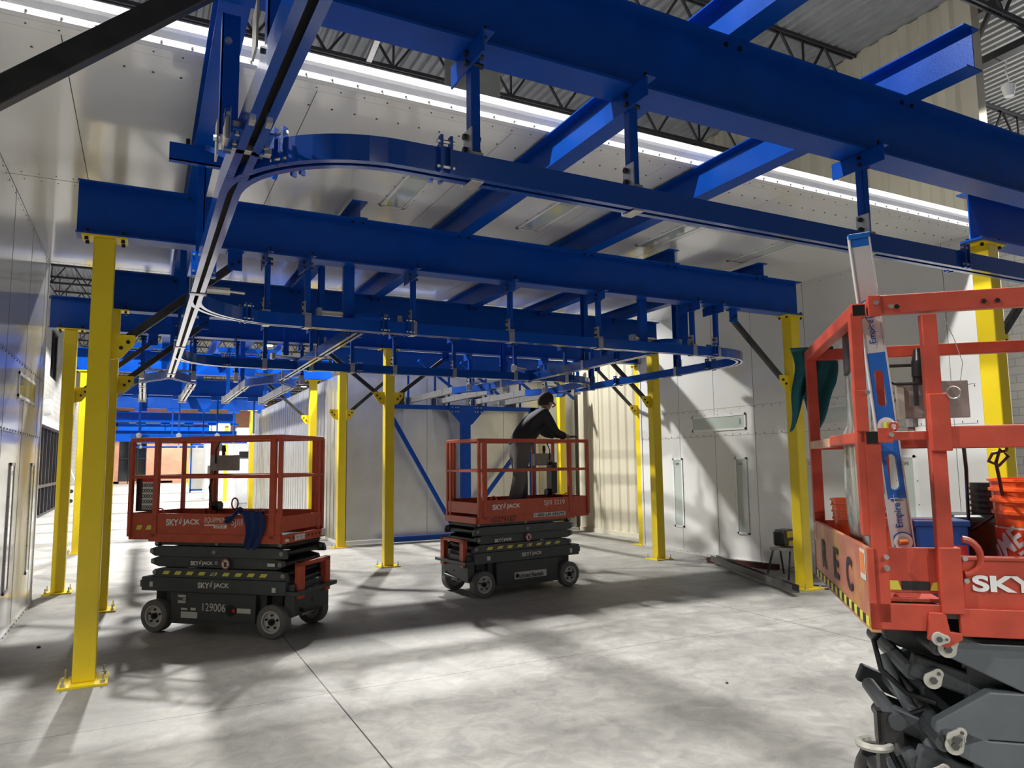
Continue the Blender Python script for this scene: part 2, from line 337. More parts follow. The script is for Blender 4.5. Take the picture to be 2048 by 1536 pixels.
fixture((XRt-.001,9.22,2.24),'h',1.22,'horizontal flush light on the white right wall left of the yellow column','wall lights of the white canopy',1)
fixture((XRt-.001,6.6,2.24),'h',1.22,'horizontal flush light on right wall, seen through the near lift railing','wall lights of the white canopy',1)
for y,t in ((10.28,'leftmost of the upright lights, beside the paired yellow columns'),(8.73,'middle upright light above the steel channel'),(7.35,'upright light just right of the yellow column, behind the teal cloth'),(5.9,'upright light seen behind the leaning spirit level')):
    fixture((XRt-.001,y,1.05),'v',1.16,'tall narrow wall light, '+t,'wall lights of the white canopy',1)
fixture((XL+.001,9.3,2.48),'h',1.2,'horizontal flush light on the glossy left wall','left wall lights',-1)
for y,t in ((8.6,'nearer'),(10.1,'farther')): fixture((XL+.001,y,1.06),'v',1.2,'tall narrow light on the glossy left wall, the %s of two'%t,'left wall lights',-1)
# roof joists
def joist(m):
    x0,x1=-3,26; zb=6.98; zt=ZR-.03
    for z in (zb,zt):
        for dy in (-.03,.03): m.box(x0,x1,dy-.012,dy+.012,z-.025,z+.025)
    x=x0; k=0
    while x<x1-.6:
        m.bar((x,0,zt),(x+.45,0,zb),.03,.03); m.bar((x+.45,0,zb),(x+.9,0,zt),.03,.03)
        if k%2==0: m.bar((x+.45,0,zb),(x+.45,0,zt),.025,.025)
        x+=.9; k+=1
m=MB(); joist(m); j0=m.build('roof_joist',JOIST); tag(j0,'dark open-web roof joist under the metal deck','joist','roof joists'); j0.location=(0,-2.0,0)
for k in range(1,36):
    j=j0.copy(); C.objects.link(j); j.location=(0,-2.0+2.2*k,0)
m=MB()
for z in (6.6,7.4): m.box(9.6,9.8,4.0,4.2,z,z+.1)
m.box(9.62,9.78,-4,13.8,6.75,6.85); m.box(9.62,9.78,-4,13.8,7.45,7.55)
for k in range(19): m.bar((9.7,-4+.9*k,7.5),(9.7,-3.55+.9*k,6.8),.05,.05); m.bar((9.7,-3.55+.9*k,6.8),(9.7,-3.1+.9*k,7.5),.05,.05)
tag(m.build('joist_girder',JOIST),'dark truss girder running along the top of the beige wall','girder')
# exhaust stack
m=MB(); m.cyl((3.02,6.75,ZC+.12),(3.02,6.75,ZR+.1),.30,32); s=m.build('exhaust_duct',mat('dull duct steel',(.20,.205,.20),.5,.6,var=.1),smooth=True); tag(s,'round grey exhaust duct rising from the white canopy to the roof','duct')
m=MB(); 
for z in (5.4,6.8): m.tube([(3.02+.305*math.cos(t*PI/12),6.75+.305*math.sin(t*PI/12),z) for t in range(24)],.012,6,True)
m.build('seam_band',GALV,s)
m=MB(); m.bar((2.1,4.9,6.7),(2.5,9.0,7.0),.07,.07); tag(m.build('conduit_strut',GALV),'pale galvanized strut under the roof deck left of the round duct','strut')
# high bay lamps
def lamp_at(x,y,first):
    if first:
        o=thing('high_bay_lamp','round white high-bay lamp hanging from the roof joists','lamp',(x,y,LAMP_Z),0,'high-bay lamps')
        m=MB(); m.cyl((0,0,.07),(0,0,.22),.20,20,.09); m.cyl((0,0,.22),(0,0,.34),.07,12); m.build('housing',DWHT,o,smooth=True)
        m=MB(); m.cyl((0,0,.045),(0,0,.07),.18,20); m.build('lens',LENS,o); m=MB(); m.cyl((0,0,.34),(0,0,.695),.008,6); m.build('cord',BLACK,o)
        return o
lp0=None
for i,(x,y) in enumerate(LAMPS):
    if lp0 is None: lp0=lamp_at(x,y,True)
    else: dup(lp0,(x,y,LAMP_Z))
    l=bpy.data.lights.new('lamp_light','SPOT'); l.spot_size=R_(130); l.spot_blend=.18; l.energy=LAMP_W*(1.8 if y>12 else 1); l.color=LAMP_COL; l.shadow_soft_size=.10
    o=bpy.data.objects.new('lamp_light',l); C.objects.link(o); o.location=(x,y,LAMP_Z-.12)
dup(lp0,(15,5.2,5.6)); l=bpy.data.lights.new('lamp_light','POINT'); l.energy=1500; l.color=LAMP_COL; l.shadow_soft_size=.1; o=bpy.data.objects.new('lamp_light',l); C.objects.link(o); o.location=(15,5.2,5.5)  # extra lamp added to brighten the roof deck of the right bay
m=MB(); m.cyl((15,5.2,6.34),(15,5.2,ZR),.012,6); tag(m.build('added_lamp_rod',GALV),'thin rod carrying the added lamp in the bay at far right','rod')
o=thing('pendant_light','small unlit white dome pendant under the roof at the upper right','lamp',(9.25,4.55,5.85)); o.location=(9.9,5.0,6.3)
m=MB(); m.cyl((0,0,0),(0,0,.14),.055,16,.085); m.build('shade',DWHT,o,smooth=True); m=MB(); m.tube([(0,0,.14),(.02,0,.24),(-.03,0,.32),(0,0,.5)],.008); m.build('cord',TRIMW,o)
# ------------------------------------------------------------ blue beams, yellow columns
ZB=3.50; ZT=3.94
def ibeam_mesh(L_,h,wf,tf=.014,tw=.010):
    p=[(-wf/2,0),(wf/2,0),(wf/2,tf),(tw/2,tf),(tw/2,h-tf),(wf/2,h-tf),(wf/2,h),(-wf/2,h),(-wf/2,h-tf),(-tw/2,h-tf),(-tw/2,tf),(-wf/2,tf)]
    m=MB(); m.prism(p,(-L_/2,0,0),(0,1,0),(0,0,1),(L_,0,0)); return m
def beamX(x0,x1,y,label,group=None,z=ZB,h=ZT-ZB,wf=.19,name='steel_beam'):
    o=ibeam_mesh(x1-x0,h,wf).build(name,BLUE); o.location=((x0+x1)/2,y,z); tag(o,label,'beam',group); return o
def beamY(x,y0,y1,label,group=None,z=ZT,h=.27,wf=.15,clips=()):
    o=ibeam_mesh(y1-y0,h,wf,.010,.008).build('cross_beam',BLUE); o.location=(x,(y0+y1)/2,z); o.rotation_euler=(0,0,PI/2); tag(o,label,'beam',group)
    for yc in clips:
        m=MB()
        for dx in (-.05,.05):
            for dy in (-.05,.05): m.cyl((yc-(y0+y1)/2+dy,dx,-.035),(yc-(y0+y1)/2+dy,dx,.03),.011,6)
        m.build('bolt',BLACK,o)
    return o
beamX(-1.2,9.6,2.84,'large near blue I-beam crossing the top of the picture','main I-beams')
beamX(-.54,7.62,6.61,'blue I-beam spanning from the nearest yellow column to the right wall','main I-beams')
beamX(-.60,7.80,9.76,'dark blue I-beam behind the front one, second row','main I-beams',h=ZT-ZB+.035)
beamX(-1.18,9.05,11.36,'third-row blue I-beam, its left end past the white canopy','main I-beams')
beamX(6.33,12,3.60,'short visible end of a blue I-beam on the rightmost yellow column','main I-beams')
beamX(3.35,9.0,14.45,'blue I-beam above the galvanized booth','main I-beams',h=.46)
for i,(y,t) in enumerate(((16.2,'first lit blue beam beyond the canopy'),(21.3,'second lit blue beam beyond the canopy'),(26.4,'third lit blue beam, where the silver booth ends'),(35.2,'fourth lit blue beam toward the brick wall'),(45,'farthest visible lit blue beam'))):
    beamX(-1.25,3.75,y,t+', crossing the left aisle','aisle I-beams')
beamX(-1.2,3.9,31,'low blue beam crossing the aisle behind the left scissor lift','aisle I-beams',z=2.55,h=.42)
g='secondary blue beams laid on the main beams'
beamY(.33,2.25,16.1,'blue cross beam at the upper left, directly above the long monorail',g,clips=(6.61,9.76))
beamY(2.83,2.30,11.3,'bright-sided long blue cross beam left of centre, its near end above the big beam',g,clips=(2.84,6.61,9.76))
beamY(4.33,2.36,11.3,'bright-sided blue cross beam with its cut end at the upper right',g,clips=(2.84,6.61,9.76))
beamY(1.74,6.5,16.1,'short blue stub beam on the front I-beam, leftmost of the three stubs',g,h=.17,clips=(6.61,9.76))
beamY(5.50,6.5,11.3,'short blue stub beam on the front I-beam, middle of the three stubs',g,h=.17,clips=(6.61,9.76))
beamY(6.93,6.5,11.3,'short blue stub beam on the front I-beam, nearest the right wall',g,h=.17,clips=(6.61,9.76))
for x,t in ((.0,'left'),(1.3,'middle'),(2.6,'right')):
    beamY(x,16.0,27,'blue cross beam far down the aisle on the %s'%t,'aisle cross beams')
TW=.155
def column(x,y,label,zt=ZB,group='yellow steel columns',gus=(),detail=True):
    o=thing('steel_column',label,'column',(x,y,0),0,group); m=MB(); m.box(-TW/2,TW/2,-TW/2,TW/2,.016,zt-.016); m.build('post',YEL,o,bevel=.012)
    m=MB(); m.box(-.165,.165,-.165,.165,0,.018); m.build('base_plate',YEL,o,bevel=.002)
    m=MB(); m.box(-.165,.165,-.095,.095,zt-.018,zt); m.build('cap_plate',YEL,o,bevel=.002)
    if detail:
        for dx in (-.13,.13):
            for dy in (-.13,.13):
                m=MB(); m.cyl((dx,dy,.018),(dx,dy,.085),.008,8); m.cyl((dx,dy,.022),(dx,dy,.040),.016,6); m.cyl((dx,dy,.018),(dx,dy,.022),.022,12); m.build('anchor_bolt',GALV,o)
            for dy in (-.06,.06):
                m=MB(); m.cyl((dx,dy,zt-.045),(dx,dy,zt-.018),.014,6); m.cyl((dx,dy,zt+.014),(dx,dy,zt+.05),.014,6); m.build('cap_bolt',BLACK,o)
    for s,z in gus:   # gusset for diagonal brace in the X plane
        m=MB(); m.prism([(0,-.12),(.08,-.10),(.17,.02),(.17,.09),(0,.09)],(s*TW/2,-.008,z),(s,0,0),(0,0,1),(0,.016,0)); m.build('gusset_plate',YEL,o)
        m=MB()
        for a,b in ((.07,-.02),(.12,.03)): m.cyl((s*(TW/2+a),-.022,z+b),(s*(TW/2+a),.022,z+b),.016,6)
        m.build('gusset_bolt',BLACK,o)
    return o
def brace(x,y,s,label,z0=2.66,dx=.80,zt=ZB,wd=.065,shoe=True):
    x0=x+s*(TW/2+.08); p=(x0,y+.035,z0); q=(x+s*(TW/2+dx+.12),y+.035,zt-.10)
    o=thing('diagonal_brace',label,'brace',(x,y,0),0,'dark diagonal braces'); P=lambda t:(t[0]-x,t[1]-y,t[2]); m=MB(); m.bar(P(p),P(q),.05,wd); m.build('brace_tube',DARK,o,bevel=.004)
    m=MB(); qx=q[0]-x; m.box(qx-.06,qx+.06,.0-.008,.008,zt-.16,zt); m.box(qx-.07,qx+.07,-.05,.05,zt-.012,zt-.0005); m.build('beam_shoe',BLUE,o)
    m=MB(); m.cyl((qx-.02,-.025,zt-.11),(qx-.02,.02,zt-.11),.015,6); m.cyl((qx+.03,-.025,zt-.08),(qx+.03,.02,zt-.08),.015,6); m.build('shoe_bolt',BLACK,o)
column(-.335,6.61,'nearest yellow column at the left, standing in the foreground',gus=((1,2.62),))
column(7.53,6.65,'yellow column near the right wall beside the near scissor lift',gus=((-1,2.62),))
column(-.37,9.70,'yellow column just behind the foreground one, dark gusset facing right',gus=((1,2.62),))
column(7.70,9.76,'right-hand yellow column of the close pair before the white wall',gus=((-1,2.62),))
column(-.92,11.32,'yellow column beside the glossy left wall end',gus=((1,2.62),))
column(3.55,11.36,'yellow column standing alone left of centre with two braces',gus=((1,2.70),(-1,2.70)))
column(8.73,11.50,'left-hand yellow column of the close pair before the beige siding',gus=((-1,2.62),))
column(3.52,14.35,'yellow column against the corner of the galvanized booth',gus=((-1,2.62),(1,2.62)))
column(8.55,14.25,'yellow column behind the working man')
column(6.55,3.62,'rightmost yellow column behind the near lift railing',gus=((1,2.62),))
column(-1.05,16.2,'brightly lit yellow column behind the left pair',gus=((1,2.62),))
column(3.35,16.3,'brightly lit yellow column before the ribbed booth side, nearest of its row',gus=((-1,2.62),))
column(-1.0,26.4,'yellow column far along the left side of the aisle',detail=False)
column(3.36,26.4,'yellow column at the far edge of the ribbed booth side',detail=False)
column(3.38,35.2,'yellow column beside the white cabinets',zt=3.4,detail=False)
column(3.42,45,'yellow column seen right of the hanging control box of the left lift',detail=False)
for i,y in enumerate((56,61,67)): column(3.3,y,('nearest','middle','farthest')[i]+' of the three small yellow columns before the brick wall',detail=False)
brace(-.335,6.61,1,'dark diagonal brace from the foreground column up to the front I-beam')
brace(7.53,6.65,-1,'dark diagonal brace before the white right wall')
brace(-.37,9.70,1,'dark diagonal brace of the second left column')
brace(7.70,9.76,-1,'thick dark brace ending on the right column of the close pair')
brace(-.92,11.32,1,'dark diagonal brace of the column beside the glossy wall')
brace(3.55,11.36,1,'dark brace rising right from the lone centre column',z0=2.74)
brace(3.55,11.36,-1,'dark brace rising left from the lone centre column',z0=2.74)
brace(8.73,11.50,-1,'thin dark brace before the beige siding',wd=.05)
brace(3.52,14.35,1,'dark brace on the silver booth front')
brace(-1.05,16.2,1,'dark brace of the lit column at the far left')
brace(3.35,16.3,-1,'dark brace crossing before the ribbed booth side')
brace(6.55,3.62,1,'dark brace at the right edge of the picture')
# near brace, upper left corner
o=thing('diagonal_brace','big dark square-tube brace crossing the upper left corner','brace',(-1.0,2.84,0),0,'dark diagonal braces')
m=MB(); m.bar((.12,.035,2.56),(1.16,.035,3.50),.05,.088); m.build('brace_tube',DARK,o,bevel=.005)
column(-1.0,2.84,'yellow column outside the left frame edge carrying the near beam',gus=((1,2.60),))
# ------------------------------------------------------------ conveyor tracks
TZ=2.87
prof=[(-.045,.11),(-.045,0),(-.013,0),(-.013,.006),(-.039,.006),(-.039,.104),(.039,.104),(.039,.006),(.013,.006),(.013,0),(.045,0),(.045,.11)]
BLUET=mat('glossy blue track paint',(.0003,.053,.32),.22,0,.8,spec=.6,bump=.05,bscale=60)
slot_shade=mat('track slot shade',(.012,.012,.014),.6)
def track(path,label,mt=BLUET,name='conveyor_track',group='overhead monorail tracks',joints=(),inr=True):
    path=[Vector((a,b,0)) for a,b in path]; o0=path[0]; pth=[p-o0 for p in path]
    m=MB(); m.sweep(prof,pth); o=m.build(name,mt,smooth=False); o.location=(o0.x,o0.y,TZ+.0015*len([q for q in C.objects if q.get('category')=='monorail track'])); tag(o,label,'monorail track',group)
    m=MB(); m.sweep([(-.038,.05),(.038,.05),(.038,.06),(-.038,.06)],pth); m.build('chain_shadow_strip' if 0 else 'slot_shade_strip',slot_shade,o)  # near-black strip puts the shade inside the track slot into colour
    # small side brackets at joints
    for jx,jy,ang in joints:
        m=MB(); M=Matrix.Translation((jx-o0.x,jy-o0.y,0))@Matrix.Rotation(ang,4,'Z')
        for a in (-.022,.022):
            for s in (-1,1): m.box(a-.006,a+.006,min(s*.045,s*.075),max(s*.045,s*.075),-.005,.155,M)
        m.box(-.03,.03,-.046,.046,.11,.118,M); m.build('joint_flange',mt,o)
        m=MB()
        for s in (-1,1):
            for z in (.02,.13): m.cyl(M@Vector((-.04,s*.062,z)),M@Vector((.04,s*.062,z)),.008,6)
        m.build('joint_bolt',GALV,o)
    return o
def arc(cx,cy,r,a0,a1,n=14): return [(cx+r*math.cos(R_(a0+(a1-a0)*i/n)),cy+r*math.sin(R_(a0+(a1-a0)*i/n))) for i in range(n+1)]
def lin(a,b,n=1): return [(a[0]+(b[0]-a[0])*i/n,a[1]+(b[1]-a[1])*i/n) for i in range(n+1)]
track([(.395,.7),(.31,3.4),(.31,11.1)],'long straight blue monorail running away from the upper left corner',joints=((.31,2.9,PI/2),(.31,5.0,PI/2),(.31,7.7,PI/2)))
track(arc(.31+.62,2.80+.62,.62,178,270)+[(8.6,2.80)],'near blue monorail: tight curve at left then straight to the right frame edge',joints=((.50,3.0,2.3),(1.10,2.80,0),(4.75,2.80,0)))
track(arc(.31+.78,6.58-.78,.78,182,90)+lin((1.09,6.58),(6.2,6.58))[1:]+arc(6.2,6.58+.8,.8,-90,0)[1:]+[(7.0,11.1)],'blue monorail under the front I-beam, turning back round a U bend near the right wall',joints=((.75,6.50,.3),(2.0,6.58,0),(2.25,6.58,0),(6.1,6.58,0),(7.0,7.6,PI/2),(7.0,9.8,PI/2)))
track(arc(.31+.7,9.68-.7,.7,182,90)+lin((1.01,9.68),(5.9,9.68))[1:]+arc(5.9,9.68+.75,.75,-90,0)[1:]+[(6.65,11.1)],'second-row blue monorail under the middle I-beam',joints=((.9,9.68,.1),(2.6,9.68,0),(6.0,9.68,0)))
track([(1.80,6.7),(1.80,11.1)],'straight blue monorail branching off left of the lone yellow column',joints=((1.8,6.9,PI/2),(1.8,9.9,PI/2)))
track([(5.32,6.7),(5.32,11.1)],'straight blue monorail branching off above the working man',joints=((5.32,7.4,PI/2),(5.32,9.9,PI/2)))
for x,t in ((.31,'leftmost'),(1.80,'second from left'),(5.34,'third from left'),(6.84,'rightmost')):
    S=lambda sg:[(x+sg*.35*(3*u*u-2*u**3),11.1+.95*u) for u in [i/10 for i in range(11)]]
    o=thing('track_fork','blue two-way fork of the monorail, %s of the four'%t,'track fork',(x,11.1,TZ),0,'monorail forks')
    for sg in (-1,1): m=MB(); m.sweep(prof,[Vector((a-x,b-11.1,0)) for a,b in S(sg)]); m.build('branch',BLUE,o)
    m=MB(); m.cyl((.0,.35,.115),(0,.35,.135),.16,20); m.box(-.32,.32,.30,.36,.12,.15); m.build('switch_wheel',GALV,o)
    for sg in (-1,1):
        o2=track([(x+sg*.35,12.05),(x+sg*.35,14.55)] if x>3 else [(x+sg*.35,12.05),(x+sg*.35,15.5)],'galvanized monorail spur, %s branch of the %s fork'%('left' if sg<0 else 'right',t),GALV,'track_spur','galvanized track spurs')
        ye=2.5 if x>3 else 3.45
        m=MB(); m.box(-.07,.07,ye-.02,ye+.04,-.02,.13); m.cyl((-.04,ye+.04,.05),(-.04,ye+.10,.05),.03,10); m.cyl((.04,ye+.04,.05),(.04,ye+.10,.05),.03,10); m.build('end_stop',GALV,o2)
        for yy in (.5,1.6): m=MB(); m.box(-.052,.052,yy-.03,yy+.03,-.004,.114); m.build('splice_sleeve',GALV,o2)
# switches on the rows
def switch(x,y,rz,label):
    o=thing('track_switch',label,'track switch',(x,y,TZ+.11),rz,'monorail switches')
    m=MB(); m.cyl((0,0,0),(0,0,.02),.17,28); m.cyl((0,0,.02),(0,0,.05),.15,28); m.build('turning_disc',BLUE,o)
    m=MB(); m.prism([(-.09,-.10),(.09,-.10),(.09,.07),(.045,.07),(.045,-.02),(-.045,-.02),(-.045,.07),(-.09,.07)],(.24,-.06,0),(1,0,0),(0,0,1),(0,.008,0)); m.build('guide_yoke',CTRL,o)
    m=MB(); m.cyl((-.42,.05,.06),(-.12,.05,.06),.025,10); m.cyl((-.12,.05,.06),(.02,.05,.06),.010,8); m.box(-.46,-.42,.01,.09,.02,.10); m.build('air_cylinder',GALV,o)
    m=MB()
    for a in (.17,.31):
        for z in (-.08,.05): m.cyl((a,-.075,z),(a,-.05,z),.010,6)
    m.build('bolt',GALV,o)
switch(1.85,6.62,0,'round blue track switch with grey U-shaped yoke, left of centre')
switch(5.42,6.62,0,'round blue track switch with grey U-shaped yoke beside the right column')
switch(1.9,9.7,.2,'blue track switch in the second monorail row, left')
switch(5.35,9.75,.5,'blue track switch above the spur forks, right')
o=thing('track_latch','blue and galvanized bolted latch plate on the long monorail, upper left','track bracket',(.333,2.80,TZ),0); o.scale=(.62,.62,.9)
m=MB(); m.box(-.14,-.046,-.10,.14,.02,.03); m.box(-.14,-.13,-.10,.14,.0,.12); m.box(.046,.11,-.10,.10,.02,.03); m.build('side_plate',BLUE,o,bevel=.003)
m=MB(); m.box(-.15,.13,.13,.19,.0,.03); m.box(-.16,-.14,.0,.2,.0,.10); m.build('cross_plate',GALV,o,bevel=.003)
m=MB(); 
for a,b in ((-.10,-.06),(-.10,.08),(.085,.07)): m.cyl((a,b,.005),(a,b,.02),.016,6)
m.build('bolt',GALV,o)
m=MB(); m.box(-.062,-.03,-.36,-.28,-.012,.03); m.box(.03,.062,-.36,-.28,-.012,.03); m.build('spacer_block',GALV,o)
o=thing('air_cylinder','small silver air cylinder beside the long monorail in front of the second beam','air cylinder',(.52,6.0,TZ+.14)); m=MB(); m.cyl((-.12,0,0),(.05,0,0),.03,10); m.cyl((.05,0,0),(.16,-.02,-.01),.012,8); m.box(-.14,-.12,-.04,.04,-.05,.04); m.build('cylinder_body',GALV,o)
# ------------------------------------------------------------ hangers
def hanger(name,label,zt,cross,ax,L_bar=.04,thick=False,clip=True,zbot=None):
    """strap from beam (height zt) to the track; ax 0: track along X, 1: along Y"""
    o=thing('track_hanger',label,'hanger',(0,0,0),PI/2 if ax else 0,'track hangers'); zb=TZ+.16 if zbot is None else zbot
    if cross:
        m=MB(); m.box(-.030,-.020,-.18,.18,zt-.105,zt+.0); m.box(-.030,.03,-.18,.18,zt-.006,zt-.0005); m.build('cross_bar',BLUE,o,bevel=.002)
        m=MB()
        for z in (zt-.035,zt-.08): m.cyl((-.045,-.02,z),(.045,-.02,z),.013,6)
        for y in (-.125,.125): m.cyl((.01,y,zt-.01),(.01,y,zt+.045),.010,6)
        m.build('bolt',BLACK,o); top=zt-.02
    else: top=zt
    wd=.05 if thick else .022
    m=MB()
    if thick: m.box(-wd,wd,-.03,-.022,zb-.05,top); m.box(-wd,-wd+.008,-.03,.03,zb-.05,top); m.box(wd-.008,wd,-.03,.03,zb-.05,top)
    else: m.box(-.018,-.010,-.028,.024,zb-.06,top); m.box(-.018,.026,-.028,-.020,zb-.06,top)
    m.build('strap',BLUE,o)
    if clip:
        m=MB(); m.box(-.030,.030,-.052,.052,TZ-.006,TZ-.0005); m.box(-.030,.030,-.054,-.0455,TZ-.006,TZ+.13); m.box(-.030,.030,.0455,.054,TZ-.006,TZ+.13); m.box(-.03,.03,-.054,.054,TZ+.1105,TZ+.118)
        m.box(-.032,-.026,-.06,.03,TZ+.10,TZ+.24); m.build('clip',GALV,o,bevel=.002)
        m=MB()
        for z in (TZ+.15,TZ+.21): m.cyl((-.048,-.005,z),(.035,-.005,z),.014,6)
        m.build('clip_bolt',BLACK,o)
    return o
Hx=[(1.26,'near beam, left of the two beside the track curve'),(2.13,'near beam, right one, in front of the lit cross beam'),(3.87,'near beam, half hidden by the top of the spirit level')]
h0=hanger('a','bolted blue hanger under the near beam',ZB,True,0); first=True
for x,t in Hx:
    if first: h0.location=(x,2.82,0); h0['label']='blue strap hanger under the '+t; first=False
    else: dup(h0,(x,2.82,0),0,'blue strap hanger under the '+t)
names={.93:'first from the left',1.28:'second from the left, tilted cross bar',2.29:'third, left of the lone column',3.35:'fourth, above the blue gate frame',4.45:'fifth, above the working man',5.79:'sixth, just left of the U bend',6.16:'rightmost, at the U bend'}
for x,t in names.items(): dup(h0,(x,6.58,0),0 if x!=1.28 else .12,'blue hanger on the front I-beam with silver clip, '+t)
tw=hanger('b','x',ZT,False,0,thick=True,clip=False); fst=True
for x,y,t in ((1.68,6.66,'under the left stub beam'),(5.12,6.66,'under the middle stub beam'),(5.98,6.95,'between the two clips near the U bend')):
    l='wide dark blue channel post hanging '+t
    if fst: tw.location=(x,y,0); tw['label']=l; fst=False
    else: dup(tw,(x,y,0),0,l)
hy=hanger('c','x',ZT,False,1,thick=True,clip=True); fst=True
for x,y,t in ((.31,8.2,'on the long left monorail between beams'),(1.80,8.4,'on the second monorail between beams'),(5.32,8.2,'on the monorail above the man'),(7.0,8.3,'on the monorail returning from the U bend'),(1.80,10.7,'on the second monorail near its fork'),(5.32,10.7,'on the third monorail near its fork'),(7.0,10.6,'on the right monorail near its fork'),(.31,10.7,'on the long left monorail near its fork')):
    l='wide dark hanger post '+t
    if fst: hy.location=(x,y,0); hy['label']=l; fst=False
    else: dup(hy,(x,y,0),PI/2,l)
cb=[('near','left'),('near','right'),('far','left'),('far','right')]
for fx_,ft in ((.31,'leftmost'),(1.80,'second')):
    for sg,sn in ((-.35,'left'),(.35,'right')):
        for y,yn in ((12.8,'near'),(15.1,'far')): dup(hy,(fx_+sg,y,0),PI/2,'dark hanger post at the %s end of the %s spur of the %s fork'%(yn,sn,ft))
    for y,yn in ((12.8,'near'),(15.1,'far')):
        m=MB(); m.box(-.55,.55,-.05,.05,0,.10); q=m.build('cross_channel',BLUE); q.location=(fx_,y,ZT-.10); tag(q,'blue cross channel carrying the %s hangers of the %s fork spurs'%(yn,ft),'channel')
for i,x in enumerate((1.36,1.95,2.5,3.1,4.0,5.0,5.9)): dup(h0,(x,9.68,0),0,'dark hanger on the second-row I-beam, number %s from the left'%('one','two','three','four','five','six','seven')[i])
for i,x in enumerate((-.05,.62,1.20,2.15,4.99,5.69,6.49,7.19)):
    dup(h0,(x,11.36,0),0,'dark hanger on the third-row I-beam over a fork branch, '+('first','second','third','fourth','fifth','sixth','seventh','eighth')[i]+' from the left').location=(x,12.1 if 0 else 11.36,0)
def anglepost(x,y,z0,z1,label,cl):
    o=thing('track_hanger',label,'hanger',(x,y,0),0,'track hangers'); m=MB(); m.box(-.035,.035,-.006,.0,z0,z1); m.box(-.035,-.029,-.006,.055,z0,z1); m.build('strap',BLUE,o)
    m=MB(); m.box(-.045,-.037,-.03,.05,z0-.10,z0+.05) if cl==0 else m.box(-.075,-.068,-.05,.05,z0-.04,z0+.12); m.build('clip',GALV,o)
    m=MB(); m.cyl((-.055,.0,z0-.02),(-.03,.0,z0-.02),.012,6); m.cyl((-.01,-.02,z1-.12),(-.01,.02,z1-.12),.014,6); m.build('clip_bolt',GALV if cl==0 else BLACK,o)
anglepost(.262,3.02,2.98,3.50,'long blue angle hanger beside the first monorail junction, upper left',0)
anglepost(.345,2.32,3.00,3.95,'blue angle hanger at the top left reaching down to the silver latch',1)
h=hanger('f','long blue hanger below the channel on the upper left cross beam',ZT-.05,False,1); h.location=(.31,5.55,0)
o=thing('channel_bracket','short blue channel bolted under the upper left cross beam','bracket',(.33,5.50,ZT)); m=MB(); m.box(-.24,.24,-.03,-.02,-.13,-.01); m.box(-.24,.24,-.03,.03,-.13,-.122); m.box(-.24,.24,-.03,.03,-.010,-.001); m.build('channel',BLUE,o)
m=MB()
for a in (-.12,.12): m.cyl((a,0,-.03),(a,0,.05),.014,6)
m.build('bolt',BLACK,o)
m=MB(); m.bar((-.02,0,-.20),(.34,-.5,-.52),.035,.035); tag(m.build('stay_bar',BLUE),'short blue diagonal stay from the channel down to the first junction','stay').location=(.33,5.0,ZT)
# hangers and small tracks farther down the aisle
def far_unit(y,label,n=4,z=2.35):
    o=thing('aisle_conveyor',label,'conveyor section',(1.3,y,0),0,'far conveyor sections'); m=MB(); m.box(-1.6,1.9,-.05,.05,z,z+.10); m.build('rail',BLUE,o)
    for k in range(n):
        x=-1.4+k*.95; m=MB(); m.box(x-.02,x+.02,-.02,.02,z+.1,ZB+.05); m.box(x-.18,x+.18,-.08,.08,ZB-.10,ZB); m.build('strap',BLUE,o)
        m=MB(); m.cyl((x,-.08,z+.08),(x,-.02,z+.08),.07,10); m.box(x-.06,x+.06,-.07,.07,z-.02,z+.02); m.build('trolley_clip',GALV,o)
    return o
far_unit(21.3,'blue conveyor rail with silver clips just above the left lift railing')
far_unit(26.4,'blue conveyor rail deeper in the aisle',5)
far_unit(35.2,'small blue conveyor rail before the brick wall',5,2.9)
far_unit(45,'smallest blue conveyor rail before the brick wall',5,2.6)
# ------------------------------------------------------------ galvanized booth with blue gate frame
o=thing('galvanized_booth','large silver panelled booth with ribbed side at centre left','booth',(3.62,14.72,0)); W_=5.62; D_=14.5; H_=3.46
m=MB(); x=0
while x<W_-.1: x2=min(x+.92,W_); m.box(x+.004,x2-.004,0,.06,.06,H_); x=x2
m.box(0,W_,.05,.1,0,H_); m.build('front_panel',SILV,o)
m=MB(); y=.0
while y<D_-.1: y2=min(y+.33,D_); m.box(0,.05,y+.004,y2-.006,.04,H_); m.box(-.012,0,y2-.02,y2,.04,H_); y=y2
m.box(.05,.1,0,D_,0,H_); m.build('side_panel',SILV,o)
m=MB(); m.box(0,W_,0,D_,H_,H_+.04); m.build('roof_panel',SILV,o); m=MB(); m.box(-.02,W_,-.03,0,0,.07); m.box(-.02,0,0,D_,0,.06); m.build('floor_curb',TRIMW,o)
o=thing('gate_frame','blue steel gate frame with diagonals standing before the silver booth','frame',(4.42,14.45,0))
m=MB(); m.box(.05,3.72,-.05,.05,2.76,2.85); m.box(.05,3.72,-.05,.05,.03,.13); m.build('rail',BLUE,o)
m=MB(); m.box(1.72,1.92,-.08,.08,.0,2.85); m.build('post',BLUE,o,bevel=.01)
m=MB(); m.box(3.42,3.54,-.05,.05,0,2.85); m.build('slim_post',BLUE,o)
m=MB(); m.prism([(-.42,0),(.42,0),(.42,-.10),(.12,-.42),(-.12,-.42),(-.42,-.10)],(1.82,-.09,2.86),(1,0,0),(0,0,1),(0,.02,0)); m.build('gusset_plate',BLUE,o)
m=MB()
for a in (-.34,-.26,.26,.34,-.2,.2):
    for b in (-.05,-.14): m.cyl((1.82+a,-.105,2.86+b),(1.82+a,-.09,2.86+b),.014,6)
m.build('bolt',GALV,o)
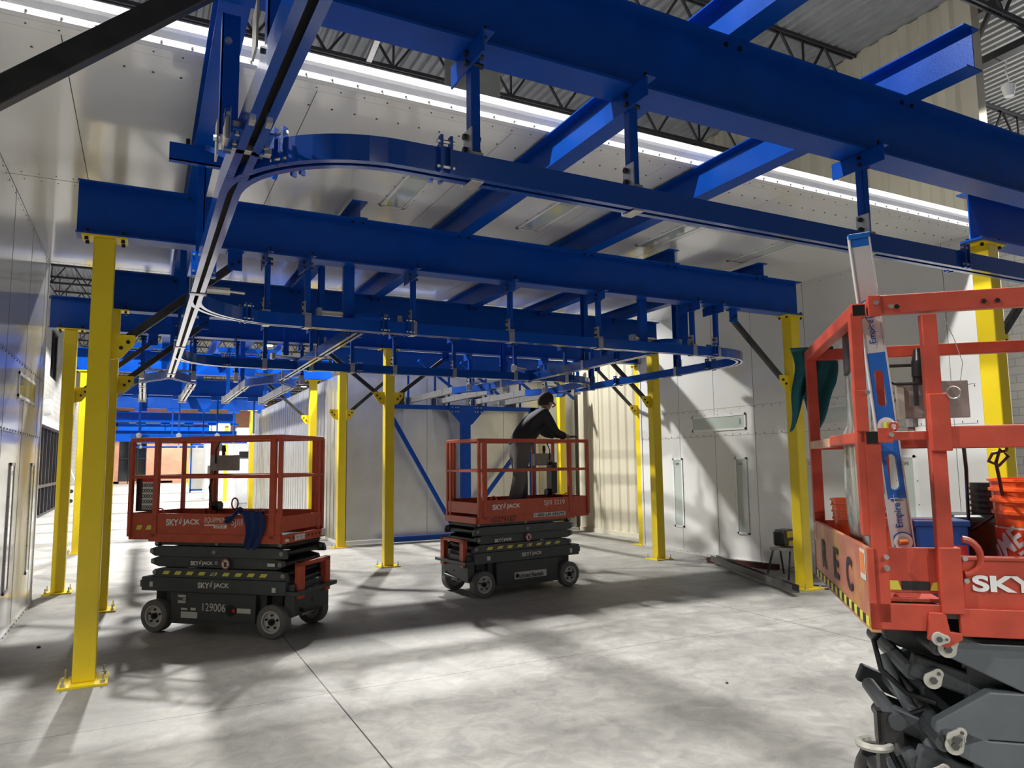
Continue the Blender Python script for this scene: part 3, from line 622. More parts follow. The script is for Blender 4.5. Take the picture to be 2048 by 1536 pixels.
for p,q in (((.15,0,2.62),(1.60,0,.15)),((3.30,0,2.1),(2.0,0,.55))): m=MB(); m.bar(p,q,.05,.085); m.build('diagonal',BLUE,o)
for i,x in enumerate((.20,.52,1.12,1.44,2.02,2.32,2.88,3.18)): m=MB(); m.box(x-.018,x+.018,-.02,.02,2.85,ZB); m.build('upright',BLUE,o)
for i,x in enumerate((.36,1.28,2.17,3.03)): m=MB(); m.box(x-.15,x+.15,.21,.26,2.86,3.12); m.build('track_opening',BPL,o)
for i in range(4): m=MB(); a=.62+i*.95; m.bar((a,-.35,3.75),(a+1.0,-.25,3.06),.05,.05); m.build('light_stay',BLUE,o)
# ------------------------------------------------------------ aisle equipment
o=thing('control_cabinet','tall white electrical cabinet group at the far end of the silver booth','cabinet',(3.85,30.6,0)); 
m=MB(); m.box(-.55,.25,0,.8,0,2.6); m.build('cabinet_body',DWHT,o,bevel=.01); m=MB(); m.box(-.5,.2,-.03,0,.12,2.45); m.build('door',DWHT,o,bevel=.006)
m=MB(); m.box(-.42,.05,-.06,-.03,1.9,2.15); m.build('switch_panel',BPL,o); m=MB(); m.box(-.5,.15,.1,.7,2.6,3.1); m.build('top_unit',DWHT,o)
m=MB(); m.tube([(.05,-.04,1.9),(.12,-.06,1.5),(.02,-.05,1.1),(.15,-.04,.9)],.012); m.build('cable',BLACK,o)
o=thing('machine_cabinet','white machine cabinet with round window farther down the aisle','cabinet',(3.7,37.5,0)); m=MB(); m.box(-1.0,.3,0,1.5,0,3.2); m.box(-.8,.1,.2,1.2,3.2,3.7); m.build('machine_body',DWHT,o,bevel=.02)
m=MB(); m.cyl((-.5,-.02,2.5),(-.5,.0,2.5),.25,20); m.build('round_window',WIN,o); m=MB(); m.box(-.9,-.75,-.05,0,1.0,1.6); m.build('door_handle',RIVET,o)
o=thing('gate_frame','small blue framed door panel far down the aisle','frame',(2.55,47,0)); m=MB()
for a,b,c,d in ((0,.08,0,2.9),(1.0,1.08,0,2.9),(0,1.08,2.82,2.9),(0,1.08,.1,.2)): m.box(a,b,0,.08,c,d)
m.build('rail',BLUE,o); m=MB(); m.box(.05,1.03,.09,.12,.1,2.85); m.build('panel',SILV,o)
o=thing('carton_stack','pale cartons with round black marks stacked by the storefront','cartons',(-2.35,36,0)); m=MB(); m.box(-.4,.4,-.4,.4,0,.4); m.box(-.4,.4,-.4,.4,.41,.8); m.build('carton',LABEL,o)
m=MB()
for a in (-.25,0,.25):
    for z in (.2,.6): m.cyl((a,-.41,z),(a,-.4,z),.08,12)
m.build('round_mark',LETB,o)
m=MB(); m.tube([(-2.75,33.9,3.3),(-2.7,34.0,2.5),(-2.6,34.1,2.2),(-2.7,34.2,1.9),(-2.5,34.4,1.3),(-2.3,34.6,.8)],.03); tag(m.build('hanging_cable',TRIMW),'white cable dangling by the second storefront','cable')
m=MB(); m.cyl((-2.8,26.9,3.5),(-2.62,26.9,3.5),.26,20); m.cyl((-2.62,26.9,3.5),(-2.60,26.9,3.5),.22,20); tag(m.build('hose_coil',TRIMW,smooth=True),'round white hose coil above the storefront header','hose')
# ------------------------------------------------------------ scissor lifts
def wheel(parent,x,y,s,r=.158,wd=.115):
    m=MB(); prf=[(0,.105),(.0,r-.01),(.012,r),(wd-.012,r),(wd,r-.01),(wd,.105)]; n=32; vs=[]
    for k in range(n):
        t=2*PI*k/n
        for a,rr in prf: vs.append((x+rr*math.cos(t),y-s*a,r+rr*math.sin(t)))
    P=len(prf); fs=[(k*P+j,((k+1)%n)*P+j,((k+1)%n)*P+(j+1)%P,k*P+(j+1)%P) for k in range(n) for j in range(P)]
    m.add(vs,fs); t=m.build('wheel',RUB,parent,smooth=True)
    m=MB(); m.cyl((x,y-s*.03,r),(x,y-s*.09,r),.107,28); m.tube([(x+.100*math.cos(2*PI*k/24),y-s*.012,r+.100*math.sin(2*PI*k/24)) for k in range(24)],.010,6,True)
    m.build('rim',RIM,t,smooth=True)
    m=MB(); m.cyl((x,y-s*.03,r),(x,y-s*.002,r),.030,16); m.cyl((x,y-s*.03,r),(x,y+s*.012,r),.014,10)
    for k in range(5): a=2*PI*k/5+.3; m.cyl((x+.062*math.cos(a),y-s*.03,r+.062*math.sin(a)),(x+.062*math.cos(a),y-s*.012,r+.062*math.sin(a)),.011,6)
    m.build('hub',BLACK,t)
def swoosh(O,U,V,h,mt,parent):
    m=MB(); Nn=Vector(U).cross(Vector(V)).normalized()*.0016; O=Vector(O)+Nn
    for dx in (.02*h,.26*h): m.prism([(dx,0),(dx+.13*h,0),(dx+.24*h,.35*h),(dx+.50*h,1.15*h),(dx+.12*h,.42*h)],O,U,V,Nn*.3)
    return m.build('emblem',mt,parent)
def brand(O,U,V,w,h,mt,parent):
    O=Vector(O); U=Vector(U); V=Vector(V)
    text('SKY',O,U,V,w*.37,h,mt,parent,bold=.03); text('JACK',O+U*(w*.50),U,V,w*.50,h,mt,parent,bold=.03)
    swoosh(O+U*(w*.37)+V*(h*.25),U,V,h*1.0,mt,parent)
def hazard(M_,O,U,V,L_,h,n,E_=.001):
    O,U,V=map(Vector,(O,U,V)); Nn=U.cross(V).normalized()
    for k in range(n):
        a=L_*k/n; M_.prism([(a,0),(a+L_/n*.5,0),(a+L_/n*.68,h),(a+L_/n*.18,h)],O+Nn*.0005,U,V,Nn*E_)
def small_lift(label,loc,rz,front,variant,group='scissor lifts'):
    o=thing('scissor_lift',label,'scissor lift',loc,rz,group); s=front  # front: which local y side faces the camera
    HW=.385
    m=MB(); m.box(-.84,.80,-HW,HW,.40,.535); m.box(-.62,.55,-.30,.30,.14,.42); m.box(-.88,-.80,-.36,.36,.43,.50); m.box(.76,.86,-.33,.33,.20,.50); m.box(.80,.93,-.38,.38,.40,.44); m.build('chassis',GREY,o,bevel=.008)
    for y in (-1,1):
        m=MB(); m.box(-.50,.47,min(y*.30,y*.365),max(y*.30,y*.365),.115,.40); m.build('side_tray',GREY,o,bevel=.012)
        m=MB(); m.box(-.52,.50,min(y*.30,y*.372),max(y*.30,y*.372),.095,.125); m.build('tray_skid',GREY,o)
        for x in (-.665,.665): wheel(o,x,y*.405,y)
    m=MB(); m.cyl((-.665,-.3,.158),(-.665,.3,.158),.03,10); m.cyl((.665,-.3,.158),(.665,.3,.158),.03,10)
    for x in (-.665,.665):
        for y in (-.27,.27): m.box(x-.06,x+.06,y-.03,y+.03,.12,.42)
    m.tube([(.80,-.25,.30),(.88,-.2,.24),(.86,.1,.20),(.80,.25,.30)],.015); m.build('axle',BLACK,o)
    # red entry guard at the front end
    m=MB()
    for y in (-.24,.24): m.box(.84,.90,y-.045,y+.045,.36,.70)
    m.box(.84,.90,-.285,.285,.66,.70); m.build('entry_guard',ORG,o,bevel=.004)
    m=MB(); m.box(.80,.83,-.12,.10,.17,.34); m.box(.80,.84,.14,.26,.20,.33); m.build('end_panel',CTRL,o); m=MB(); m.cyl((.83,.0,.30),(.86,.0,.30),.02,10); m.build('stop_button',REDD,o)
    # scissor pack: four folded arms each side
    lv=[(.538,.628,-.64,.72),(.632,.736,-.70,.66),(.741,.842,-.68,.70),(.847,.892,-.66,.66)]
    for y in (-1,1):
        for i,(a,b,x0,x1) in enumerate(lv):
            yo=y*(.315 if i%2 else .355); h=b-a; c=(a+b)/2
            e0,e1=((-.10,.02),(.02,.08),(-.02,.08),(.0,.0))[i]; m=MB(); m.prism([(x0+e0,a),(x1+(.02 if i%2 else .10),a),(x1+.10,a+h*.35),(x1+.08,b-h*.2),(x1-.02,b),(x0+.02,b),(x0-e1,b-h*.3),(x0-e1,a+h*.3)],(0,yo-.02,0),(1,0,0),(0,0,1),(0,.04,0)); A=m.build('scissor_arm',GREY,o,bevel=.004)
            m=MB(); m.cyl((0,yo-.03,c),(0,yo+.03,c),.020,16); m.cyl((x1+.05,yo-.03,c),(x1+.05,yo+.03,c),.022,12); m.cyl((x0-.05,yo-.03,c),(x0-.05,yo+.03,c),.022,12); m.build('pivot_pin',CTRL,A)
    m=MB()
    for z in (.58,.68,.78,.86):
        for x in (-.72,-.35,.35,.72): m.cyl((x,-.33,z),(x,.33,z),.028,10)
    m.cyl((-.3,0,.60),(.45,0,.80),.05,14); m.build('cross_tube',BLACK,o)
    # platform
    m=MB(); m.box(-.86,.88,-.375,.375,.900,.935); m.build('deck',GREY,o)
    m=MB()
    for y in (-1,1):
        a,b=sorted((y*.375,y*.395)); m.box(-.60,.88,a,b,.885,1.165); m.box(-.88,-.56,min(y*.36,y*.378),max(y*.36,y*.378),.90,1.165)
        a,b=sorted((y*.375,y*.405)); m.box(-.62,.89,a,b,.885,.965)
    m.box(-.89,-.87,-.378,.378,.90,1.165); m.build('toe_board',ORG,o,bevel=.003)
    m=MB(); m.box(.87,.885,-.375,.375,1.0,1.14); m.build('gate_plate',ORG,o,bevel=.003)
    m=MB(); m.box(.865,.92,-.385,.385,.885,.965); m.build('end_step',ORG,o,bevel=.003)
    T_=.032; zt=1.93; zm=1.53
    m=MB(); m.box(-.89,.88,s*.38-.018,s*.38+.018,zt-.045,zt); m.build('top_rail',ORG,o,bevel=.004)
    m=MB()
    m.box(-.89,.88,-s*.38-.018,-s*.38+.018,zt-.04,zt); m.box(-.89,-.86,-.38,.38,zt-.04,zt); m.box(.86,.89,-.38,.38,zt-.04,zt); m.build('rear_rail',ORG,o,bevel=.004)
    m=MB()
    for y in (-.38,.38): m.box(-.89,.88,y-.014,y+.014,zm-.018,zm+.018)
    m.box(-.89,-.865,-.38,.38,zm-.016,zm+.016); m.box(.865,.89,-.38,.38,zm-.016,zm+.016); m.build('mid_rail',ORG,o,bevel=.003)
    P=[(-.875,s*.38,.02),(-.56,s*.385,.028),(.79,s*.385,.030),(.865,s*.38,.018),(-.875,-s*.38,.018),(-.50 if variant==1 else -.45,-s*.38,.018 if variant==1 else 0),(.30,-s*.38,.0),(.78,-s*.38,.018),(.872,-s*.30,.018),(.872,-s*.38,.02)]
    for x,y,h in P:
        if h: m=MB(); m.box(x-h,x+h,y-.02,y+.02,.93,zt-.02); m.build('post',ORG,o,bevel=.004)
    for x in (-.50,.66):
        m=MB(); m.tube([(x+.045*math.cos(t*PI/8),s*.388,1.165+.05*math.sin(t*PI/8)) for t in range(9)],.008,6); m.build('tie_ring',ORG,o)
    m=MB(); m.tube([(-.18+.04*math.cos(t*PI/8),-s*.36,1.22+.06*math.sin(t*PI/8)) for t in range(17)],.009,6); m.build('tie_ring',ORG,o)
    # control box hung on the far rail
    xc=-.30 if variant==1 else -.66
    m=MB(); m.box(xc-.17,xc+.17,-s*.36,-s*.30,1.58,1.75); m.build('control_box',CTRL,o,bevel=.005)
    m=MB(); m.cyl((xc-.02,-s*.33,1.74),(xc-.02,-s*.33,1.80),.018,10); m.cyl((xc-.02,-s*.33,1.79),(xc-.02,-s*.33,1.86),.026,10,.018); m.build('joystick',BPL,o)
    m=MB(); m.tube([(xc-.12,-s*.34,1.60),(xc-.20,-s*.34,1.40),(xc-.16,-s*.34,1.20),(xc-.08,-s*.33,1.14)],.010); m.tube([(xc-.08,-s*.34,1.90),(xc-.10,-s*.30,1.8),(xc-.09,-s*.29,1.66)],.008); m.build('control_cable',BLACK,o)
    xq=xc-.14 if variant==1 else xc+.15; m=MB(); m.box(xq-.02,xq+.02,-s*.385,-s*.36,.93,1.9); m.build('control_post',ORG,o); m=MB(); m.cyl((xc-.10,-s*.30,1.20),(xc-.02,-s*.30,1.20),.05,12); m.build('cable_plug',BLACK,o)
    # document box / sign at the rear end
    m=MB(); m.box(-.85,-.62,-.34,-.27,1.18,1.53) if variant==1 else m.box(-.84,-.74,-s*.30-.06,-s*.30+.06,1.18,1.62); D=m.build('document_box',BPL,o)
    # lettering, camera side
    U=Vector((-s,0,0)) if s>0 else Vector((1,0,0)); V=Vector((0,0,1)); yf=s*.3955
    def at(u,z,off=0): return Vector(((-u if s>0 else u),s*(.3955+off),z))
    if variant==1:
        brand(at(-.42,1.045),U,V,.40,.066,LETW,o); text('EQUIPMENT',at(.03,1.072),U,V,.28,.058,LETW,o,shear=.2)
        m=MB(); m.box(.14,.29,-.3975,-.3965,1.025,1.062) if s<0 else None; m.build('decal',LETW,o); text('DEPOT',at(.16,1.03,.003),U,V,.11,.028,ORG,o,bold=.02)
        m=MB(); m.box(.03,.14,-.3975,-.3965,1.05,1.062); m.build('decal',LETW,o)
        text('SJIII 3219',at(.34,1.035),U,V,.34,.085,LETW,o)
        brand(at(-.27,.66,-.02),U,V,.26,.042,LETW,o); brand(at(-.17,.445,-.010),U,V,.36,.055,LETW,o)
        text('129006',at(-.12,.225,-.028),U,V,.26,.075,LETW,o); 
        m=MB(); m.box(-.41,-.32,-.368,-.366,.29,.37); m.build('decal',LABEL,o); text('MC',(-.405,-.369,.315),U,V,.08,.035,LETB,o,bold=.04)
        m=MB(); m.box(-.37,-.18,-.368,-.366,.15,.21); m.box(-.37,-.30,-.368,-.366,.225,.245); m.box(-.26,-.20,-.368,-.366,.225,.25); m.box(.27,.42,-.368,-.366,.22,.265); m.box(.60,.68,-.378,-.376,.67,.70); m.box(-.74,-.70,-.387,-.3855,.44,.49); m.box(.66,.70,-.387,-.3855,.43,.475); m.build('decal',LABEL,o)
        m=MB(); m.cyl((.20,-.37,.24),(.20,-.364,.24),.055,20); m.build('port_hole',BPL,o); m=MB(); m.cyl((.235,-.374,.24),(.235,-.366,.24),.018,12); m.build('stop_knob',REDD,o)
        m=MB(); m.cyl((.13,-.377,.68),(.13,-.3755,.68),.050,24); m.build('warning_disc',LABEL,o); m=MB(); m.tube([(.13+.045*math.cos(k*PI/12),-.378,.68+.045*math.sin(k*PI/12)) for k in range(24)],.004,5,True); m.bar((.10,-.378,.71),(.16,-.378,.65),.003,.008); m.build('ring',REDD,o); m=MB(); m.box(.115,.145,-.3785,-.377,.655,.70); m.build('hand_mark',LETB,o)
        m=MB(); hazard(m,(-.60,-.3755,.565),(1,0,0),(0,0,1),1.25,.034,9); m.build('hazard_stripe',HZY,o); m=MB(); hazard(m,(-.80,-.379,1.0),(1,0,0),(0,0,1),.24,.045,2); m.build('hazard_stripe',HZY,o)
        # sign grid on rear
        m=MB(); m.box(-.77,-.62,-.346,-.341,1.20,1.50); m.build('sign_board',LABEL,D); m=MB()
        for i in range(5):
            for j in range(5): x=-.755+i*.030; z=1.225+j*.055; m.tube([(x+.012*math.cos(t),-.348,z+.016*math.sin(t)) for t in [k*PI/5 for k in range(10)]],.003,4,True)
        m.build('prohibition_mark',LETB,D); m=MB(); m.box(-.77,-.62,-.349,-.347,1.48,1.51); m.build('sign_heading',REDD,D)
        m=MB()
        for y in range(9): m.cyl((.919,-.30+.07*y,.93),(.924,-.30+.07*y,.93),.012,8)
        m.build('hole_row',LETB,o); m=MB(); m.box(.921,.924,-.20,-.02,.90,.955); m.box(.921,.924,.30,.37,.90,.96); m.box(.921,.924,-.37,-.30,.90,.93); m.build('decal',LABEL,o)
    else:
        brand(at(-.70+.02,1.045),U,V,.42,.068,LETW,o); text('SJIII 3219',at(.10+.02,1.055),U,V,.34,.08,LETW,o)
        m=MB(); m.box(-.46,.06,.4065,.408,.925,.98); m.build('decal',LABEL,o); text('1-800-UR-RENTS',at(.0-.04,.932,.013),U,V,.48,.04,LETB,o,shear=.2,bold=.02); text('10279187',at(-.70,.895,.011),U,V,.36,.062,LETB,o)
        brand(at(-.50,.65,-.02),U,V,.26,.042,LETW,o); brand(at(-.10,.445,-.010),U,V,.32,.05,LETW,o)
        m=MB(); m.box(-.30,.20,.366,.368,.17,.255); m.build('decal',LABEL,o); text('United Rentals',at(-.13,.18,-.026),U,V,.38,.055,LETB,o,shear=.2,bold=.02); m=MB(); m.cyl((.16,.366,.212),(.16,.3695,.212),.028,18); m.build('emblem',LETB,o)
        m=MB(); m.box(.57,.62,.386,.3875,.44,.49); m.box(-.72,-.68,.386,.3875,.43,.49); m.build('decal',LABEL,o)
        m=MB(); m.cyl((.0-.02,.376,.68),(-.02,.3775,.68),.048,24); m.build('warning_disc',LABEL,o); m=MB(); m.tube([(-.02+.043*math.cos(k*PI/12),.378,.68+.043*math.sin(k*PI/12)) for k in range(24)],.004,5,True); m.bar((-.05,.378,.65),(.01,.378,.71),.003,.008); m.build('ring',REDD,o); m=MB(); m.box(-.035,-.005,.377,.379,.655,.70); m.build('hand_mark',LETB,o)
        m=MB(); hazard(m,(.62,.3755,.565),(-1,0,0),(0,0,1),1.20,.034,8); m.build('hazard_stripe',HZY,o)
    for ch in kids(o):
        if ch.type=='MESH' and len(ch.data.vertices) and min(v.co.z for v in ch.data.vertices)>=.86: ch.location.x-=.14
    return o
u1=Vector((.738,-.675,0)); a1=math.atan2(u1.y,u1.x)
c1=Vector((1.157+.134,7.27+8.205,0))/2+Vector((.675,.738,0))*.405
L1=small_lift('empty folded red and grey scissor lift at left with a navy cloth',(c1.x,c1.y,0),a1,-1,1)
a2=R_(187.5); c2=Vector((3.76+5.08,8.12+8.31,0))/2+Vector((math.sin(a2),-math.cos(a2),0))*.405
L2=small_lift('red and grey scissor lift in the centre carrying a leaning man',(c2.x,c2.y,0),a2,1,2)
# ------------------------------------------------------------ near lift at the right
A3=R_(-41.55); W3=1.17; ZD=1.085
o=L3=thing('scissor_lift','partly raised orange-red scissor lift cut off by the right frame edge','scissor lift',(2.162,1.644,0),A3,'scissor lifts')
LL=2.25
m=MB(); m.box(.01,LL,.01,W3-.01,ZD+.04,ZD+.075); m.build('deck',GREY3,o)
m=MB(); m.box(0,.018,.0,W3,ZD+.0,ZD+.262); m.box(0,.03,0,W3,ZD-.012,ZD+.008); ep=m.build('end_panel',WORNP,o,bevel=.003)
m=MB()
for k in range(12):
    y=.02+k*.096; m.box(-.0025,-.0005,y,y+.045,ZD+.002,ZD+.032)
m.build('hazard_stripe',HZY,ep); m=MB()
for k in range(12):
    y=.066+k*.096; m.box(-.0025,-.0005,y,y+.048,ZD+.002,ZD+.032)
m.build('hazard_stripe',LETB,ep)
for ch,y in (('R',.93),('E',.64),('C',.37)): text(ch,(-.002,y+.0,ZD+.07),(0,-1,0),(0,0,1),.11,.125,LETB,ep,bold=.03)
m=MB(); m.box(-.002,-.0005,.03,.11,ZD+.15,ZD+.25); m.box(-.002,-.0005,1.08,1.14,ZD+.17,ZD+.25); m.build('decal',LABEL,ep); m=MB(); m.box(-.0035,-.002,.04,.10,ZD+.17,ZD+.24); m.box(-.0035,-.002,1.09,1.13,ZD+.18,ZD+.24); m.build('decal',ORD,ep)
# near side skirt
m=MB(); m.box(0,.035,-.004,.012,ZD+0,ZD+.262); m.box(0,.225,-.004,.012,ZD,ZD+.085); m.build('corner_plate',ORG3,o,bevel=.003)
m=MB(); m.box(.02,.225,.030,.042,ZD+.115,ZD+.262); m.box(.035,.22,.03,.13,ZD+.085,ZD+.098); m.build('inner_toe_board',ORG3,o,bevel=.002)
m=MB(); m.prism([(.04,0),(.105,0),(.095,.03),(.045,.03),(.035,.015)],(.0,.0295,ZD+.124),(1,0,0),(0,0,1),(0,-.001,0)); m.prism([(.19,0),(.22,0),(.22,.03),(.20,.025)],(.0,.0295,ZD+.124),(1,0,0),(0,0,1),(0,-.001,0)); m.build('hazard_stripe',HZY,o)
m=MB(); m.box(.105,.19,.0285,.0295,ZD+.124,ZD+.153); m.build('hazard_stripe',LETB,o)
m=MB(); m.box(.28,LL,.004,.016,ZD+.075,ZD+.235); m.box(.26,LL,-.012,.012,ZD-.01,ZD+.078); m.box(.28,LL,-.004,.03,ZD+.228,ZD+.24); m.build('side_skirt',ORG3,o,bevel=.003)
m=MB(); m.box(0,LL,W3-.016,W3,ZD,ZD+.26); m.box(LL-.02,LL,0,W3,ZD,ZD+.26); m.build('far_skirt',ORG3,o,bevel=.003)
text('SKY',(.305,-.0005,ZD+.130),(1,0,0),(0,0,1),.185,.052,LETW,o,bold=.04); text('JACK',(.56,-.0005,ZD+.130),(1,0,0),(0,0,1),.26,.052,LETW,o,bold=.04); swoosh((.49,-.0005,ZD+.14),(1,0,0),(0,0,1),.06,LETW,o)
# railing
z1=ZD+1.10; zmid=ZD+.63
def post3(x,y,z0,z_,a=.024,b=.024,nm='post'): m=MB(); m.box(x-a,x+a,y-b,y+b,z0,z_); return m.build(nm,ORG3,o,bevel=.004)
post3(.012,.020,ZD+.30,z1-.04,.020,.02); post3(.040,.016,ZD+.02,zmid+.02,.024,.02); post3(.024,W3-.024,ZD+.02,z1-.04); post3(.235,.010,ZD+.26,z1-.06,.024,.02); post3(.243,.004,ZD+.06,ZD+.27,.032,.024); post3(.243,.0,zmid-.05,zmid+.14,.03,.026)
for x in (1.2,2.2): post3(x,.01,ZD+.2,z1-.05); post3(x,W3-.02,ZD+.02,z1-.05)
post3(.33,W3-.02,ZD+.02,z1-.05,.018,.018)
m=MB(); m.box(-.0,.045,.0,W3,z1-.058,z1-.010); m.build('end_top_rail',ORG3,o,bevel=.004); m=MB(); m.box(.003,.041,-.0015,.0,z1-.052,z1-.016); m.box(.020,.056,-.0085,-.0045,zmid-.022,zmid+.018); m.build('tube_mouth',BPL,o)
m=MB(); m.box(.052,LL,-.008,.034,z1-.052,z1+.012); m.build('top_rail',ORG3,o,bevel=.004)
m=MB(); m.box(.04,LL,W3-.04,W3-.0,z1-.06,z1-.005); m.build('far_top_rail',ORG3,o,bevel=.004)
m=MB(); m.box(.0,.045,.0,W3*.5,zmid-.02,zmid+.02); m.box(.05,.22,.004,.03,zmid-.012,zmid+.018); m.build('mid_rail',ORG3,o,bevel=.004); m=MB(); m.box(.0,.03,W3*.5,W3,zmid-.025,zmid+.012); m.build('bare_wood_rail',mat('bare rubbed rail paint',(.62,.36,.24),.5,var=.3,scale=20),o,bevel=.003)
m=MB(); m.box(.22,LL,-.012,.030,zmid-.042,zmid+.032); m.build('mid_rail',ORG3,o,bevel=.005)
m=MB(); m.box(.04,LL,W3-.04,W3-.005,zmid-.03,zmid+.02); m.build('far_mid_rail',ORG3,o,bevel=.004)
m=MB(); m.box(-.010,.030,-.010,-.003,zmid+.02,zmid+.16); m.box(.055,.10,-.012,-.006,zmid-.02,zmid+.03); m.box(.05,.09,-.014,-.006,z1-.06,z1+.012); m.build('bracket_plate',ORG3,o,bevel=.002)
m=MB()
for x,z in ((.075,z1-.015),(.03,zmid+.15),(.095,zmid+.006),(.055,ZD+.235),(.055,ZD+.20),(.285,ZD+.235),(.285,ZD+.165),(.12,z1-.03)): m.cyl((x,-.020,z),(x,.0,z),.008,12)
for x,z in ((.055,ZD+.20),): m.cyl((x,-.02,z),(x,0,z),.009,12)
m.build('rivet_head',GALV,o,smooth=True)
m=MB()
for x in (.40,.55,.80): m.cyl((x,-.0135,z1-.03),(x,-.0125,z1-.03),.008,10); m.cyl((x+.04,-.0135,z1-.03),(x+.04,-.0125,z1-.03),.008,10)
m.cyl((.14,-.0095,z1-.03),(.14,-.0085,z1-.03),.008,10); m.build('rail_hole',BPL,o)
m=MB(); m.tube([(.285+.05*math.sin(t*PI/12),.0,ZD+.24+.055*math.cos(t*PI/12)) for t in range(0,13)],.011,8); m.build('tie_ring',ORG3,o,smooth=True)
m=MB(); m.tube([(.105+.012*math.cos(t*PI/8),-.01,zmid+.035+.012*math.sin(t*PI/8)) for t in range(16)],.004,6,True); m.build('tie_ring',ORG3,o)
for z in (.14,): m=MB(); m.tube([(.285+.02*math.cos(t*PI/8),-.03,zmid+z+.02*math.sin(t*PI/8)) for t in range(16)],.0025,5,True); m.build('pull_ring',GALV,o)
m=MB(); m.tube([(.05,.03,z1-.06),(.085,.02,z1-.12),(.075,.02,z1-.165),(.045,.02,z1-.16)],.0018,5); m.tube([(.28,-.01,z1-.08),(.40,.3,z1-.10),(.52,.6,z1-.16),(.60,.9,z1-.22)],.0015,5); m.build('steel_wire',GALV,o)
# hanger lug to scissor
m=MB(); m.prism([(.172,.062),(.218,.062),(.228,.004),(.262,.0),(.262,-.02),(.215,-.048),(.160,-.022)],(0,-.016,ZD),(1,0,0),(0,0,1),(0,.012,0)); m.build('pivot_lug',ORG3,o,bevel=.002)
def keeper(x,z,ang,y=-.02,s=.046):
    m=MB(); M=Matrix.Translation((x,y,z))@Matrix.Rotation(ang,4,'Y'); pts=[]
    for k in range(9): t=-PI/2+PI*k/8*1; pts.append((s*.42*math.cos(t)+s*.55,s*.42*math.sin(t)))
    for k in range(9): t=PI/2+PI*k/8; pts.append((s*.72*math.cos(t)-s*.1,s*.72*math.sin(t)))
    vs=[M@Vector((a,-.004,b)) for a,b in pts]+[M@Vector((a,.004,b)) for a,b in pts]; n=len(pts)
    m.add(vs,[tuple(range(n)),tuple(range(2*n-1,n-1,-1))]+[(i,(i+1)%n,n+(i+1)%n,n+i) for i in range(n)]); k_=m.build('keeper_plate',PINP,o,bevel=.001)
    m=MB(); m.cyl(M@Vector((-.1*s,-.012,0)),M@Vector((-.1*s,0,0)),s*.30,6); m.cyl(M@Vector((.6*s,-.008,0)),M@Vector((.6*s,0,0)),s*.14,8); m.build('pin_bolt',RIVET,k_)
# partly opened scissor pack : crossed box arms, four stages
zt3=ZD-.02; st=.30; nst=2; WS=.80; xa=.20; xb=LL-.15
def arm3(poly,y0,y1,mt):
    m=MB(); m.prism(poly,(0,y0,0),(1,0,0),(0,0,1),(0,y1-y0,0)); return m.build('scissor_arm',mt,o,bevel=.005)
for i in range(nst+1):
    zT=zt3-i*st
    for sd in (0,1):
        y0,y1=((.03,.08) if sd==0 else (WS-.08,WS-.03)); G=GREY3
        top=[(xa-.015,-.055),(xa+.0,-.005),(xa+.05,.012),(xa+.13,-.018),(xb,-.018),(xb+.05,-.05),(xb+.05,-.12),(xb,-.165),(xa+.24,-.165),(xa+.02,-.062)]
        arm3([(x,zT+z) for x,z in top],y0,y1,G)
        if i<nst: arm3([(x,zT+z) for x,z in [(xa+.01,-.34),(xa-.025,-.300),(xa-.02,-.27),(xa+.14,-.168),(xb,-.168),(xb+.05,-.20),(xb+.05,-.28),(xb,-.315),(xa+.13,-.315),(xa+.05,-.345)]],y0,y1,G)
        yi=.10 if sd==0 else WS-.16
        m=MB(); m.bar((xa-.06,yi+.03,zT-.115),(xa+.20,yi+.03,zT-.20),.055,.075); m.build('arm_end_block',GREY,o,bevel=.008)
        m=MB(); m.box(xa+.10,xb-.1,yi,yi+.05,zT-.30,zT-.03); m.build('inner_arm',GREY,o,bevel=.006)
        m=MB(); m.bar((xa-.11,yi+.13,zT-.02),(xa+.16,yi+.13,zT-.13),.05,.07); m.build('arm_end_block',GREY,o,bevel=.008)
    keeper(xa+.03,zT-.035,-.9,.026,.040)
    if i<nst: keeper(xa+.035,zT-.315,-.9,.026,.040); keeper(xa-.005,zT-.150,-.9,.08,.040)
keeper(.195,ZD-.018,0,-.020,.030)
m=MB()
for i in range(nst+1):
    z=zt3-i*st
    for dz,x,y in ((-.035,xa,.03),(-.315,xa+.01,.03),(-.14,xa-.06,.12),(-.03,xa-.10,.18)): m.cyl((x,y,z+dz),(x,WS-y,z+dz),.027,16)
m.build('cross_tube',GREY,o,smooth=True)
m=MB(); m.cyl((.10,.36,zt3-.15),(.25,.15,zt3-.52),.022,14); m.build('lift_cylinder',GREY3,o,smooth=True)
m=MB(); m.cyl((.11,.34,zt3-.50),(.26,.18,zt3-.90),.030,14); m.build('lift_cylinder',GREY3,o,smooth=True)
m=MB(); m.tube([(.13,.30,zt3-.0),(.06,.28,zt3-.08),(.07,.24,zt3-.17),(.14,.20,zt3-.235),(.22,.16,zt3-.25)],.010,8); m.build('hydraulic_hose',BLACK,o,smooth=True)
m=MB(); m.tube([(.20,.22,zt3-.29),(.10,.22,zt3-.33),(.08,.22,zt3-.44),(.12,.18,zt3-.53),(.24,.16,zt3-.56)],.010,8); m.build('hydraulic_hose',BLACK,o,smooth=True)
m=MB(); m.box(.22,LL-.1,.08,W3-.12,.16,.42); m.box(.16,LL,.10,WS,.40,.50); m.build('chassis',GREY3,o,bevel=.01)
for x in (.30,LL-.30):
    for y,s in ((.02,-1),(W3-.02,1)): wheel(o,x,y,s,.19,.15)
m=MB(); m.box(.04,.06,.20,.26,.38,.76); m.box(.04,.12,.20,.21,.66,.76); m.build('entry_bracket',DARK,o)
